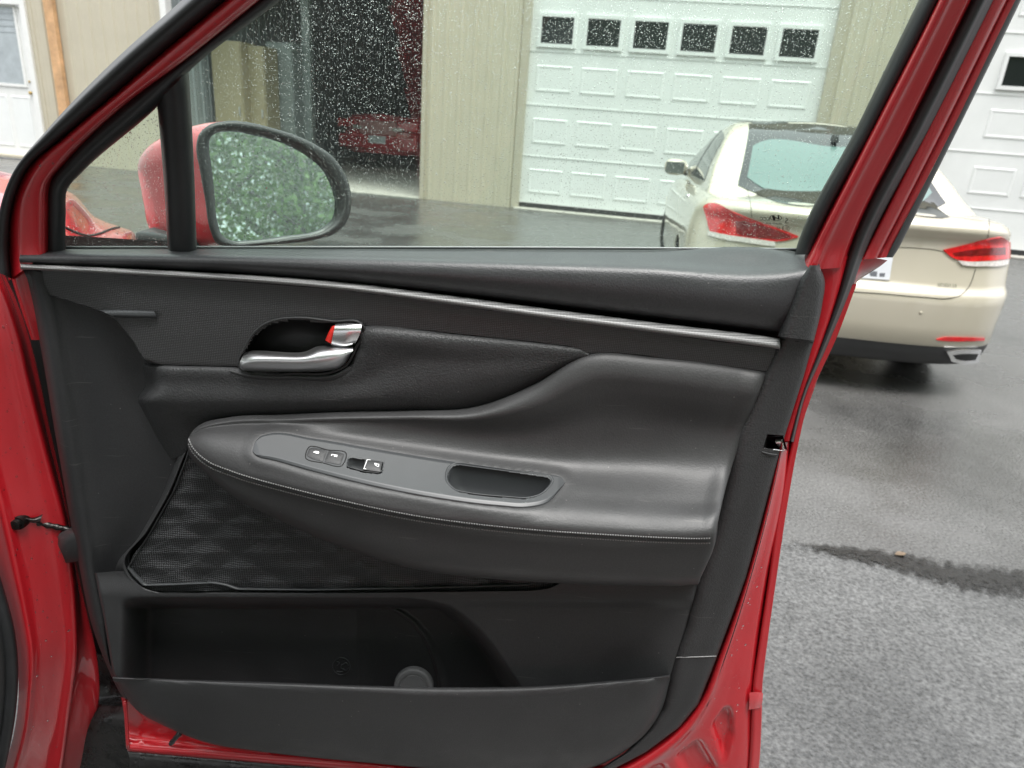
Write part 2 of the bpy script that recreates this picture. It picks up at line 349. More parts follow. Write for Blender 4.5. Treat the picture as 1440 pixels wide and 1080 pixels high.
# ------------------------------------------------------------------ the setting: driveway
def asphalt(name, rough, rvar, bsc, bst, base=(.042, .042, .044)):
    M = bpy.data.materials.new(name); M.use_nodes = True; nt = M.node_tree; b = nt.nodes['Principled BSDF']
    tc = nt.nodes.new('ShaderNodeTexCoord')
    n1 = nt.nodes.new('ShaderNodeTexNoise'); n1.inputs['Scale'].default_value = 1.1; n1.inputs['Detail'].default_value = 7; n1.inputs['Roughness'].default_value = .62
    n2 = nt.nodes.new('ShaderNodeTexVoronoi'); n2.inputs['Scale'].default_value = bsc; n2.feature = 'SMOOTH_F1'
    n3 = nt.nodes.new('ShaderNodeTexNoise'); n3.inputs['Scale'].default_value = bsc * .45; n3.inputs['Detail'].default_value = 5
    for n in (n1, n2, n3): nt.links.new(tc.outputs['Object'], n.inputs['Vector'])
    r = nt.nodes.new('ShaderNodeMapRange'); r.inputs[1].default_value = .41; r.inputs[2].default_value = .58; r.inputs[3].default_value = rough - rvar; r.inputs[4].default_value = rough + rvar
    nt.links.new(n1.outputs[0], r.inputs[0]); nt.links.new(r.outputs[0], b.inputs['Roughness'])
    c = nt.nodes.new('ShaderNodeMapRange'); c.inputs[1].default_value = .3; c.inputs[2].default_value = .75; c.inputs[3].default_value = .45; c.inputs[4].default_value = 2.1
    nt.links.new(n3.outputs[0], c.inputs[0])
    c2 = nt.nodes.new('ShaderNodeMapRange'); c2.inputs[1].default_value = .35; c2.inputs[2].default_value = .65; c2.inputs[3].default_value = .65; c2.inputs[4].default_value = 1.35; nt.links.new(n1.outputs[0], c2.inputs[0])
    cm = nt.nodes.new('ShaderNodeMath'); cm.operation = 'MULTIPLY'; nt.links.new(c.outputs[0], cm.inputs[0]); nt.links.new(c2.outputs[0], cm.inputs[1])
    v = nt.nodes.new('ShaderNodeVectorMath'); v.operation = 'SCALE'; v.inputs[0].default_value = base; nt.links.new(cm.outputs[0], v.inputs['Scale']); nt.links.new(v.outputs[0], b.inputs['Base Color'])
    ad = nt.nodes.new('ShaderNodeMath'); nt.links.new(n2.outputs['Distance'], ad.inputs[0]); nt.links.new(n3.outputs[0], ad.inputs[1])
    bp = nt.nodes.new('ShaderNodeBump'); bp.inputs['Strength'].default_value = bst; bp.inputs['Distance'].default_value = .006
    nt.links.new(ad.outputs[0], bp.inputs['Height']); nt.links.new(bp.outputs[0], b.inputs['Normal']); return M
K['asphalt'] = asphalt('wet_asphalt', .20, .14, 230, .16, (.066, .065, .063))
K['asphalt_rough'] = asphalt('coarse_wet_asphalt', .19, .13, 200, .36, (.064, .064, .063))
K['puddle'] = asphalt('soaked_asphalt', .42, .10, 190, .5, (.022, .021, .019))
K['concrete'] = mat('pale_concrete', (.42, .40, .36), .7, bump=('noise', 40, .3, .003), var=.2, varscale=6)
V = [(-60, -60, 0), (60, -60, 0), (60, 60, 0), (-60, 60, 0)]
tag(obj('driveway', V, [(0, 1, 2, 3)], K['asphalt'], smooth=False), kind='structure')
# coarser strip of asphalt near the door, with a broken front edge
edge = [(900, 742), (1020, 752), (1100, 764), (1135, 770), (1180, 779), (1230, 786), (1268, 796), (1300, 806), (1350, 815), (1400, 822), (1445, 826), (1560, 838), (1800, 850)]
e3 = cr([G(x, y) for x, y in edge], 160)
e3[:, 1] += (RNG.random(160) - .5) * .02 + .012 * np.sin(np.arange(160) * .5)
V = [(p[0], p[1], .004) for p in e3] + [(p[0] * .9, -1.5, .004) for p in e3]; n = len(e3)
tag(obj('asphalt_patch', V, [(i, i + 1, n + i + 1, n + i) for i in range(n - 1)], K['asphalt_rough'], smooth=False), kind='structure')
def strip_pts(top, bot, z, n=140, jig=.02):
    a = cr([G(x, y) for x, y in top], n); b = cr([G(x, y) for x, y in bot], n)
    a[:, 1] += (RNG.random(n) - .5) * jig; b[:, 1] += (RNG.random(n) - .5) * jig * 1.8
    return [(p[0], p[1], z) for p in a] + [(p[0], p[1], z) for p in b]
ta = cr([G(x, y) for x, y in [(1105, 760), (1180, 768), (1268, 777), (1330, 789), (1440, 800), (1640, 822)]], 160); tb = cr([G(x, y) for x, y in [(1105, 774), (1180, 788), (1268, 810), (1330, 832), (1440, 846), (1640, 858)]], 160)
V = []; fade = []
for j in range(9):
    for i in range(160): p = ta[i] * (1 - j / 8) + tb[i] * (j / 8); V.append((p[0], p[1], .009)); fade.append((1 - abs(j / 4 - 1) ** 1.5) * min(1, i / 25) * (1 if j < 4 else .8))
pm_ = asphalt('soaked_asphalt', .14, .06, 200, .3, (.012, .011, .010)); nt = pm_.node_tree; nt.nodes['Principled BSDF'].inputs['Specular IOR Level'].default_value = .22
pud = obj('puddle', V, grid_faces(9, 160), pm_, smooth=False); at_ = pud.data.attributes.new('wet', 'FLOAT', 'POINT'); at_.data.foreach_set('value', fade)
an = nt.nodes.new('ShaderNodeAttribute'); an.attribute_name = 'wet'; tcn = nt.nodes.new('ShaderNodeTexCoord'); nz = nt.nodes.new('ShaderNodeTexNoise'); nz.inputs['Scale'].default_value = 34; nz.inputs['Detail'].default_value = 6; nz.inputs['Roughness'].default_value = .7
nt.links.new(tcn.outputs['Object'], nz.inputs['Vector']); ma = nt.nodes.new('ShaderNodeMath'); ma.operation = 'MULTIPLY_ADD'; ma.inputs[1].default_value = 3.0; nt.links.new(nz.outputs[0], ma.inputs[0]); nt.links.new(an.outputs['Fac'], ma.inputs[2])
mr_ = nt.nodes.new('ShaderNodeMapRange'); mr_.inputs[1].default_value = 1.62; mr_.inputs[2].default_value = 2.25; nt.links.new(ma.outputs[0], mr_.inputs[0])
tr_ = nt.nodes.new('ShaderNodeBsdfTransparent'); ms_ = nt.nodes.new('ShaderNodeMixShader'); nt.links.new(mr_.outputs[0], ms_.inputs[0]); nt.links.new(tr_.outputs[0], ms_.inputs[1]); nt.links.new(nt.nodes['Principled BSDF'].outputs[0], ms_.inputs[2]); nt.links.new(ms_.outputs[0], nt.nodes['Material Output'].inputs[0])
tag(pud, kind='structure')

# ------------------------------------------------------------------ metal garage building
A0, B0 = G(0, 221), G(1422, 361)
WT = (B0 - A0)[:2]; WL = np.linalg.norm(WT); WT = WT / WL
WYAW = math.atan2(WT[1], WT[0]); WN = np.array([-WT[1], WT[0], 0])
def WS(px, py, n=0.0):                             # picture -> (s along wall, z) on the wall plane set n metres in
    d = ray(px, py); P = CAM + d * (((A0 - CAM) @ WN + n) / (d @ WN)); q = P - A0
    return q[0] * WT[0] + q[1] * WT[1], P[2]
building = tag(empty('garage_building', A0, WYAW), 'long tan ribbed metal garage building with white overhead doors', 'building')
K['siding'] = mat('tan_ribbed_steel', (.53, .485, .38), .45, bump=('noise', 3, .1, .01), var=.05, varscale=2)
K['trim_tan'] = mat('tan_steel_trim', (.47, .43, .34), .45, var=.05)
K['white'] = mat('white_painted_steel', (.80, .81, .80), .40, bump=('noise', 90, .08, .001), var=.05, varscale=1.4)
K['white_trim'] = mat('white_trim_paint', (.80, .80, .78), .5, var=.04)
K['dark_pane'] = mat('dark_window_pane', (.018, .022, .022), .08)
K['pane_light'] = mat('curtained_glass', (.40, .44, .46), .10, var=.15, varscale=4)
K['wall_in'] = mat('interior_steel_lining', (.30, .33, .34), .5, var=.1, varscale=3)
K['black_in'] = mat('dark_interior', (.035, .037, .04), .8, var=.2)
H_WALL = 5.2
def ribbed(name, s0, s1, z0, z1, pitch=.23, rib=.018, m=None, par=building, y=0.0):
    X = []; s = s0
    while s < s1:
        for ds, dy in ((0, 0), (.045, 0), (.06, -rib), (.095, -rib), (.11, 0), (.16, 0), (.165, -.004), (.175, -.004), (.18, 0)):
            if s + ds * pitch / .23 < s1: X.append((s + ds * pitch / .23, y + dy))
        s += pitch
    X.append((s1, y)); V = [(a, b, z0) for a, b in X] + [(a, b, z1) for a, b in X]; n = len(X)
    return obj(name, V, [(i, i + 1, n + i + 1, n + i) for i in range(n - 1)], m or K['siding'], par, smooth=False, local=True)
S_ENTRY_R = WS(58, 190)[0]; S_ENTRY_L = S_ENTRY_R - 1.0 * WS(45, 131)[1]
S_BAY_L = WS(226, 0)[0]; S_BAY_R = WS(594, 200)[0]
S_D1_L = WS(733, 230)[0]; S_D1_R = WS(1163, 100)[0]
Z_OPEN = WS(760, 22)[1] + .95
S_D2_L = S_D1_R + (S_D1_L - S_BAY_R) * 1.0
S_END = S_D2_L + (S_D1_R - S_D1_L) + 1.2
ribbed('wall_siding', S_ENTRY_L - 3.5, S_ENTRY_L - .1, 0, H_WALL)
ribbed('wall_siding', S_ENTRY_R + .1, S_BAY_L - .12, 0, H_WALL)
ribbed('wall_siding', S_BAY_R + .05, S_D1_L - .12, 0, H_WALL)
ribbed('wall_siding', S_D1_R + .12, S_D2_L - .12, 0, H_WALL)
ribbed('wall_siding', S_ENTRY_L - .1, S_ENTRY_R + .1, 2.3 * WS(45, 131)[1], H_WALL)
ribbed('wall_siding', S_BAY_L - .12, S_BAY_R + .05, Z_OPEN + .6, H_WALL)
ribbed('wall_siding', S_D1_L - .12, S_D1_R + .12, Z_OPEN + .1, H_WALL)
ribbed('wall_siding', S_D2_L - .12, S_END + .8, Z_OPEN + .1, H_WALL)
ribbed('wall_siding', S_END - 1.05, S_END + .8, 0, Z_OPEN + .1)
def trim(s0, s1, z0, z1, m='trim_tan', y0=-.035, y1=.08, nm='corner_trim'): return box(nm, s0, s1, y0, y1, z0, z1, K[m], building, .004)
trim(S_BAY_L - .12, S_BAY_L - .03, 0, Z_OPEN + .6); trim(S_BAY_L - .03, S_BAY_L + .09, 0, Z_OPEN + .6, 'white_trim', -.02, .14, 'door_jamb')
trim(S_BAY_R - .02, S_BAY_R + .05, 0, Z_OPEN + .6, 'trim_tan', -.035, .14)
for sl, sr in ((S_D1_L, S_D1_R), (S_D2_L, S_END - 1.2)):
    trim(sl - .12, sl, 0, Z_OPEN + .1); trim(sr, sr + .12, 0, Z_OPEN + .1); trim(sl, sr, Z_OPEN, Z_OPEN + .1)
# concrete apron strip under the doors
box('door_sill', S_BAY_L, S_BAY_R, -.12, .12, 0.0, .022, K['concrete'], building, .004)
box('door_sill', S_D1_L - .05, S_D1_R + .05, -.16, .16, 0.0, .022, K['concrete'], building, .004)
box('door_sill', S_D2_L - .05, S_END - 1.15, -.16, .16, 0.0, .022, K['concrete'], building, .004)
# overhead doors: raised panels, windows
def raised_panel_mesh(w, h):
    b, q = .030, .008
    V = []
    for i, d in ((0, .0), (b * .35, -q), (b, -q), (b * 1.5, -.004), (b * 2.2, -.004)):
        V += [(i, d, i), (w - i, d, i), (w - i, d, h - i), (i, d, h - i)]
    F = []
    for k in range(4):
        for j in range(4): F.append((k * 4 + j, k * 4 + (j + 1) % 4, k * 4 + 4 + (j + 1) % 4, k * 4 + 4 + j))
    F.append((16, 17, 18, 19))
    me = bpy.data.meshes.new('raised_panel'); me.from_pydata(V, [], F); me.materials.append(K['white']); return me
def place(name, me, parent, loc):
    o = bpy.data.objects.new(name, me); COL.objects.link(o); o.parent = parent; o.location = loc; return o
ZW0, ZW1 = WS(757, 60)[1], WS(760, 22)[1]                         # window row
ZR = [WS(760, 91)[1], WS(752, 128)[1], WS(752, 165)[1], WS(748, 202)[1]]
PITCHZ = (ZR[0] - ZR[2] + ZR[1] - ZR[3]) / 2; PH = ZR[0] - ZR[1]
PC = [WS(x, 41)[0] for x in (783.5, 850.5, 918, 987, 1057, 1127.5)]
PS = (PC[-1] - PC[0]) / 5; PWID = WS(975, 105)[0] - WS(816 + 66, 105)[0]
PWID = PS * .80; WWID = PS * .70
pm = raised_panel_mesh(PWID, PH)
def overhead_door(sl, sr, first, ncols, dz=0.0):
    dr = box('overhead_door', sl, sr, .05, .10, .10, Z_OPEN, K['white'], building)
    zt = ZR[0]
    k = 0
    # section joints (fine horizontal grooves) stay proud-edged lips
    ZW0, ZW1 = globals()['ZW0'] + dz, globals()['ZW1'] + dz; rows = [ZR[0] + dz - i * PITCHZ for i in range(-3, 5)]
    for zt in rows:
        zl = zt + (PITCHZ - PH) / 2
        if .15 < zl < Z_OPEN - .05: box('section_joint', sl + .002, sr - .002, .042, .051, zl - .008, zl + .008, K['white'], dr, 0)
        for c in range(ncols):
            sc = first + c * PS
            if sc + PWID / 2 > sr - .02 or sc - PWID / 2 < sl + .02: continue
            if zt - PH < .12 or zt > Z_OPEN: continue
            if zt > ZW0 and zt - PH < ZW1 - .1:
                zc = (ZW0 + ZW1) / 2; hh = (ZW1 - ZW0) / 2; ww = WWID / 2
                fr = merge([box_geo(sc - ww - .05, sc + ww + .05, .020, .052, zc + hh, zc + hh + .05), box_geo(sc - ww - .05, sc + ww + .05, .020, .052, zc - hh - .05, zc - hh),
                            box_geo(sc - ww - .05, sc - ww, .020, .052, zc - hh, zc + hh), box_geo(sc + ww, sc + ww + .05, .020, .052, zc - hh, zc + hh)])
                obj('window_frame', fr[0], fr[1], K['white'], dr, smooth=False, local=True)
                box('window_pane', sc - ww, sc + ww, .036, .049, zc - hh, zc + hh, K['dark_pane'], dr)
            else:
                place('raised_panel', pm, dr, (sc - PWID / 2, .0495, zt - PH))
    box('bottom_seal', sl, sr, .055, .095, .022, .10, K['rubber'], dr)
    return dr
overhead_door(S_D1_L, S_D1_R, PC[0], 6)
overhead_door(S_D2_L, S_END - 1.2, S_D2_L + (PC[0] - S_D1_L) + .46 - PS, 7, -.20)
# white entry door with a big pane
kd = WS(45, 131)[1] / 1.0; sr = S_ENTRY_R; sl = sr - 1.0 * kd; S_CAS = .09 * kd
for a, b in ((sl - S_CAS, sl), (sr, sr + S_CAS)): box('door_casing', a, b, -.05, .10, 0, 2.2 * kd, K['white_trim'], building, .006)
box('door_casing', sl - S_CAS, sr + S_CAS, -.05, .10, 2.2 * kd, 2.3 * kd, K['white_trim'], building, .006)
box('threshold', sl - S_CAS, sr + S_CAS, -.09, .06, 0.02, .07, K['trim_tan'], building, .006)
ed = box('entry_door', sl + .01, sr - .01, .03, .075, .075, 2.19 * kd, K['white_trim'], building)
wz0, wz1 = WS(22, 118)[1], WS(15, 10)[1]; wa, wb_ = sl + .17 * kd, sr - .17 * kd
box('door_window', wa, wb_, .02, .034, wz0, wz1, K['pane_light'], ed, .006)
for a, b, c, d in ((wa - .05, wb_ + .05, wz1, wz1 + .05), (wa - .05, wb_ + .05, wz0 - .05, wz0), (wa - .05, wa, wz0, wz1), (wb_, wb_ + .05, wz0, wz1)):
    box('window_moulding', a, b, .012, .034, c, d, K['white_trim'], ed, .004)
for i in range(4): box('blind_slat', wa + .02, wb_ - .02, .014, .0205, wz1 - .10 - i * .10, wz1 - .05 - i * .10, K['pane_light'], ed)
mid_ = (sl + sr) / 2
for a, b in ((sl + .13 * kd, mid_ - .05), (mid_ + .05, sr - .13 * kd)):
    q = raised_panel_mesh(b - a, wz0 - .42); place('lower_panel', q, ed, (a, .0295, .22))
K['brass'] = mat('brass', (.55, .38, .12), .25, 1.0)
lv, lf = lathe([(-.05, .001), (-.05, .02), (-.035, .03), (-.02, .022), (-.012, .012), (0, .012), (0, .028)], 16)
kv = [(sr - .08 * kd + y, .03 + a, kd + z) for a, y, z in lv]; obj('door_knob', kv, lf, K['brass'], ed, local=True)
kv = [(sr - .08 * kd + y * .7, .03 + a * .4, kd * 1.16 + z * .7) for a, y, z in lv]; obj('dead_bolt', kv, lf, K['brass'], ed, local=True)
# open bay: lining, floor, back wall, ceiling
BD = 11.0
ribbed('bay_side_lining', 0, BD, 0, Z_OPEN + .7, m=K['wall_in']); o = bpy.data.objects[-1] if False else COL.objects[-1]
o.rotation_euler = (0, 0, math.pi / 2); o.location = (S_BAY_L + .06, .1, 0)
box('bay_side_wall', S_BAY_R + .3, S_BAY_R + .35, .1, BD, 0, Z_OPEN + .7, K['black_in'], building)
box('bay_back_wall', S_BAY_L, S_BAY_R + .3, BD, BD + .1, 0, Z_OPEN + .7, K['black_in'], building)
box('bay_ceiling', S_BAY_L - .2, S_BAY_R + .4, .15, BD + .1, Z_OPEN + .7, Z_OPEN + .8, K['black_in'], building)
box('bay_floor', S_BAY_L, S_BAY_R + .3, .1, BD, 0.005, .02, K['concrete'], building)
box('building_back', S_ENTRY_L - 3.5, S_END + .8, BD + .1, BD + .3, 0, H_WALL, K['siding'], building)
box('roof', S_ENTRY_L - 3.6, S_END + 1.0, .3, BD + .4, H_WALL, H_WALL + .15, K['trim_tan'], building)
# things inside the bay
def bay_pt(px, py, n): s, z = WS(px, py, n); return s, n, z
def to_world(s, n, z): q = A0[:2] + WT * s + WN[:2] * n; return (q[0], q[1], z)
K['tan_cab'] = mat('tan_cabinet_paint', (.36, .31, .20), .5, var=.08)
K['grey_cab'] = mat('grey_cabinet_paint', (.26, .29, .29), .45, var=.12)
def cabinet(px0, px1, py_top, n, depth, m, label, doors=1, group=None):
    s0, _, _ = bay_pt(px0, 170, n); s1, _, zt = bay_pt(px1, py_top, n)
    e = tag(empty('storage_cabinet', to_world((s0 + s1) / 2, n + depth / 2, .02), WYAW), label, 'cabinet', group); w = s1 - s0
    box('cabinet_body', -w / 2, w / 2, -depth / 2 + .02, depth / 2, 0, zt - .02, m, e, .01)
    for i in range(doors):
        a = -w / 2 + .01 + i * (w - .02) / doors; b = a + (w - .02) / doors - .01
        box('cabinet_door', a, b, -depth / 2, -depth / 2 + .018, .06, zt - .05, m, e, .005)
        box('handle', b - .06, b - .04, -depth / 2 - .03, -depth / 2, zt * .45, zt * .45 + .15, K['chrome'], e, .004)
    return e
cabinet(303, 337, 58, .9, .5, K['tan_cab'], 'tall tan cabinet just inside the open bay, nearer the left jamb')
cabinet(338, 370, 65, 1.15, .5, K['tan_cab'], 'tall tan cabinet beside the grey one inside the open bay')
cabinet(379, 410, 60, 1.7, .5, K['grey_cab'], 'tall pale grey cabinet behind the car mirror in the open bay')
def bay_post(px0, px1, n, m, label):
    s0 = bay_pt(px0, 170, n)[0]; s1 = bay_pt(px1, 170, n)[0]
    o = box('steel_post', -(s1 - s0) / 2, (s1 - s0) / 2, -.08, .08, 0, Z_OPEN + .5, m, None, .008); o.location = to_world((s0 + s1) / 2, n, .02); o.rotation_euler = (0, 0, WYAW)
    return tag(o, label, 'post')
bay_post(430, 441, 2.2, K['grey_cab'], 'narrow grey steel post inside the dark open bay')
K['orange'] = mat('orange_plastic', (.5, .16, .03), .5); K['yellow'] = mat('yellow_plastic', (.5, .36, .04), .5)
def bucket(px, py, n, r, h, m, label):
    s, _, _ = bay_pt(px, py, n); V, F = lathe([(0, .001), (0, r * .85), (h, r), (h + .01, r * 1.06), (h + .02, r), (h * .2, r * .8)], 20)
    o = obj('bucket', [(y, z, a) for a, y, z in V], F, m, None, sharp=40); o.location = to_world(s, n, .02); return tag(o, label, 'bucket')
bucket(428, 190, 1.9, .15, .42, K['orange'], 'orange bucket on the bay floor below the grey post')
bucket(408, 183, 1.5, .11, .5, K['yellow'], 'yellow tub on the bay floor below the grey cabinet')
# rough timber post against the siding
K['pine'] = mat('raw_pine', (.60, .36, .19), .7, var=.3, varscale=5, bump=('noise', 40, .4, .004))
s0, s1 = WS(87, 100)[0] - .09, WS(87, 100)[0] + .09
lp = obj('timber_post', *box_geo((s0 - s1) / 2, (s1 - s0) / 2, -.045, .045, 0, 4.2, .006), K['pine'], None, smooth=False)
lp.location = to_world((s0 + s1) / 2, -.066, 0); lp.rotation_euler = (0, 0, WYAW); tag(lp, 'raw pine timber post standing against the tan siding by the white entry door', 'post')

# ------------------------------------------------------------------ the red car with its open door
suv = tag(empty('red_car', (-.62, .86, 0)), 'red car with its front door wide open showing the black inner trim', 'car')
def XP(pts, w): return [(x, y, w) for x, y in pts]
def sh(pts, dx, dy, w): return [(x + dx, y + dy, w) for x, y in pts]
# --- window frame, front leg (sloping pillar side)
FA = dict(
 A0=[(305, -45), (257, 0), (167, 80), (63, 187), (20, 240), (3, 283), (-6, 330), (-8, 380)],
 A1=[(372, -45), (317, 0), (233, 70), (140, 150), (80, 200), (43, 232), (20, 280), (13, 350), (16, 392)],
 A2=[(418, -45), (363, 0), (267, 78), (160, 160), (90, 228), (68, 257), (65, 300), (65, 356)],
 A3=[(452, -45), (395, 0), (263, 103), (223, 147), (110, 247), (95, 264), (92, 300), (92, 356)])
def mid(a, b, t):
    n = 40; A = cr(np.array(a, float), n); B = cr(np.array(b, float), n); return [tuple(p) for p in A * (1 - t) + B * t]
a0, a1, a2, a3 = FA['A0'], FA['A1'], FA['A2'], FA['A3']
loft('door_weatherstrip', [XP(a0, -.06), XP(mid(a0, a1, .04), -.012), XP(mid(a0, a1, .35), .010), XP(mid(a0, a1, .7), .006), XP(mid(a0, a1, .93), -.004), XP(mid(a0, a1, 1.03), -.03)], K['rubber'], suv, nu=70, k=4)
loft('front_window_frame', [XP(mid(a1, a2, -.08), -.035), XP(mid(a1, a2, .02), -.008), XP(mid(a1, a2, .20), .002), XP(mid(a1, a2, .6), .004), XP(mid(a1, a2, .88), .002), XP(mid(a1, a2, 1.12), -.020)], K['red'], suv, nu=70, k=4)
loft('front_glass_channel', [XP(mid(a2, a3, -.1), -.03), XP(mid(a2, a3, .05), -.014), XP(mid(a2, a3, .45), -.010), XP(mid(a2, a3, .9), -.02), XP(mid(a2, a3, 1.0), -.035), XP(mid(a2, a3, 1.0), -.07)], K['rubber'], suv, nu=70, k=3)
# door edge strip under the mirror corner, left of the trim
loft('front_door_edge', [[(12, 345, -.04), (14, 380, -.04), (28, 430, -.045), (44, 478, -.05)], [(16, 345, -.015), (20, 380, -.016), (34, 430, -.02), (48, 478, -.03)], [(60, 345, -.012), (60, 380, -.014), (62, 430, -.02), (66, 478, -.03)]], K['red'], suv, nu=20, k=3)
# --- divider bar between quarter glass and main glass
loft('divider_bar', [[(221, 140, -.07), (229, 230, -.07), (237, 356, -.07)], [(222, 140, -.03), (230, 230, -.03), (238, 356, -.03)], [(225, 138, -.022), (233, 230, -.022), (241, 356, -.022)],
     [(256, 108, -.020), (263, 230, -.020), (268, 356, -.020)], [(262, 100, -.028), (269, 230, -.028), (273.5, 356, -.028)], [(264, 98, -.034), (271, 230, -.034), (275.5, 356, -.034)], [(264, 98, -.07), (271, 230, -.07), (275, 356, -.07)]], K['rubber'], suv, nu=16, k=2)
# --- rear leg of the window frame and the door's shut face
I0 = [(1316, -45), (1294, 0), (1210, 172), (1121, 350), (1119, 358)]
I1 = [(1341, -45), (1320, 0), (1233, 172), (1142, 350), (1139, 358)]
loft('rear_glass_channel', [XP(I0, -.07), XP(I0, -.033), XP(mid(I0, I1, .2), -.022), XP(mid(I0, I1, .8), -.012), XP(mid(I0, I1, 1.1), -.03)], K['rubber'], suv, nu=30, k=3)
PE = [(1150, 366), (1160, 388), (1154, 440), (1144, 479), (1126, 545), (1104, 612), (1084, 683), (1050, 809), (1010, 921), (996, 957), (978, 993), (949, 1026), (905, 1058), (850, 1085), (790, 1100)]
OE = [(1204, 400), (1195, 425), (1178, 470), (1138, 560), (1121, 630), (1107, 710), (1091, 817), (1079, 903), (1072, 965), (1071, 1010), (1067, 1080), (1060, 1130)]
# red inner band of the frame (glass channel to rubber seal)
R1 = [(1388, -45), (1366, 0), (1281, 172), (1197, 345), (1187, 376)]
RI = [(1341, -45), (1320, 0), (1233, 172), (1141, 352), (1127, 380)]
loft('rear_window_frame', [XP(mid(RI, R1, -.1), -.03), XP(mid(RI, R1, .02), -.008), XP(mid(RI, R1, .12), .002), XP(mid(RI, R1, .30), .004), XP(mid(RI, R1, .36), -.003), XP(mid(RI, R1, .9), -.008), XP(mid(RI, R1, 1.04), -.026)], K['red'], suv, nu=50, k=3)
RIl = [(1136, 360), (1150, 392), (1147, 440), (1136, 479), (1116, 560), (1096, 622)]
R1l = [(1192, 360), (1182, 395), (1169, 437), (1156, 476), (1126, 560), (1109, 620)]
loft('rear_inner_flange', [XP(RIl, -.016), XP(mid(RIl, R1l, .5), -.012), XP(mid(RIl, R1l, .93), -.010), XP(mid(RIl, R1l, 1.06), -.028)], K['red'], suv, nu=40, k=3)
R1s = [(1388, -45), (1366, 0), (1281, 172), (1197, 345), (1176, 418), (1152, 487), (1125.5, 560), (1110, 620)]
R2 = [(1419, -45), (1397, 0), (1311, 172), (1220, 345), (1191, 420), (1163, 487), (1131.5, 560), (1116, 622)]
loft('rear_weatherstrip', [XP(mid(R1s, R2, -.1), -.045), XP(mid(R1s, R2, .06), -.016), XP(mid(R1s, R2, .35), -.008), XP(mid(R1s, R2, .62), -.011), XP(mid(R1s, R2, .72), -.018), XP(mid(R1s, R2, .95), -.026), XP(mid(R1s, R2, 1.08), -.05)], K['rubber'], suv, nu=60, k=3)
R3 = [(1451, -45), (1428, 0), (1340, 180), (1246, 362)]
R3b = [(1455, -45), (1433, 0), (1345, 180), (1252, 362)]
R2u = [(1419, -45), (1397, 0), (1311, 172), (1214, 365)]
loft('outer_frame_flange', [XP(mid(R2u, R3, -.15), -.06), XP(mid(R2u, R3, .02), -.030), XP(mid(R2u, R3, .6), -.036), XP(mid(R2u, R3, .66), -.042), XP(mid(R2u, R3, .70), -.037), XP(mid(R2u, R3, 1.0), -.040)], K['red'], suv, nu=40, k=3)
loft('frame_edge_trim', [XP(R3, -.041), XP(mid(R3, R3b, .5), -.036), XP(R3b, -.042), XP(R3b, -.11)], K['rubber'], suv, nu=40, k=2)
# belt corner of the outer skin below the frame's black edge
loft('belt_corner', [[(1214, 362, -.03), (1230, 363, -.036), (1248, 366, -.042)], [(1206, 380, -.032), (1222, 377, -.042), (1241, 372, -.05)], [(1203, 392, -.034), (1212, 387, -.05), (1226, 382, -.07)], [(1199, 404, -.036), (1204, 398, -.06), (1210, 392, -.09)]], K['red'], suv, nu=12, k=3)
# outer lip of the shut face
O2 = mid([(1194, 400), (1186, 425), (1167, 470), (1130, 560), (1112, 630), (1095, 710), (1080, 817), (1067, 903), (1058, 965), (1056, 1010), (1052, 1080), (1046, 1130)], OE, 0)
STAMPS = [[(1000, 1020), (1017, 996), (1027, 995), (1032, 1007), (1032, 1033), (1018, 1073)], [(950, 1062), (980, 1040), (987, 1043), (1010, 1082), (985, 1100), (965, 1095)], [(905, 1084), (932, 1073), (944, 1090), (930, 1110)]]
def stamp(A):
    P = proj(A.reshape(-1, 3)); B = A.reshape(-1, 3).copy()
    for st_ in STAMPS:
        ins = inpoly_np(P, st_); t = np.minimum(1, edist_np(P, st_) / 5.0); B[:, 1] += np.where(ins, .009 * t * t * (3 - 2 * t), 0)
    return B.reshape(A.shape)
IN = [(1098, 622), (1084, 683), (1050, 809), (1010, 921), (978, 993), (949, 1026), (905, 1058), (850, 1085), (790, 1102)]
OU = [(1110, 622), (1102, 690), (1078, 809), (1060, 921), (1052, 993), (1050, 1040), (1047, 1080), (1040, 1120), (1020, 1150)]
def band(t, w): return [(a[0] * (1 - t) + b[0] * t, a[1] * (1 - t) + b[1] * t, w) for a, b in zip(IN, OU)]
loft('lower_shut_face', [band(-.06, -.05), band(0, -.018), band(.09, -.004), band(.17, -.002), band(.24, -.010), band(.5, -.018), band(.8, -.024), band(.95, -.028), band(1.06, -.036)], K['red'], suv, nu=110, k=7, post=stamp)
loft('outer_skin_lip', [sh(O2, -4, 0, -.055), sh(O2, 0, 0, -.040), XP(mid(O2, OE, .2), -.030), XP(mid(O2, OE, .55), -.030), XP(mid(O2, OE, .62), -.036), XP(mid(O2, OE, .95), -.034), XP(OE, -.040), XP(OE, -.11)], K['red'], suv, nu=70, k=3)
# seam sealer line, small lighter red patch at the lower lip
tube('sealer_line', cr([D(*p) for p in band(.215, -.0065)[:5]], 40), .0009, K['rubber'], suv, 6)
loft('lighter_red_patch', [[(1054, 974, -.026), (1064, 973, -.027), (1073, 975, -.034)], [(1054, 985, -.025), (1063, 984, -.026), (1072, 986, -.033)], [(1053, 998, -.026), (1060, 997, -.027), (1070, 995, -.034)]], mat('lighter_red', (.56, .05, .06), .25, coat=1), suv, nu=10, k=3)
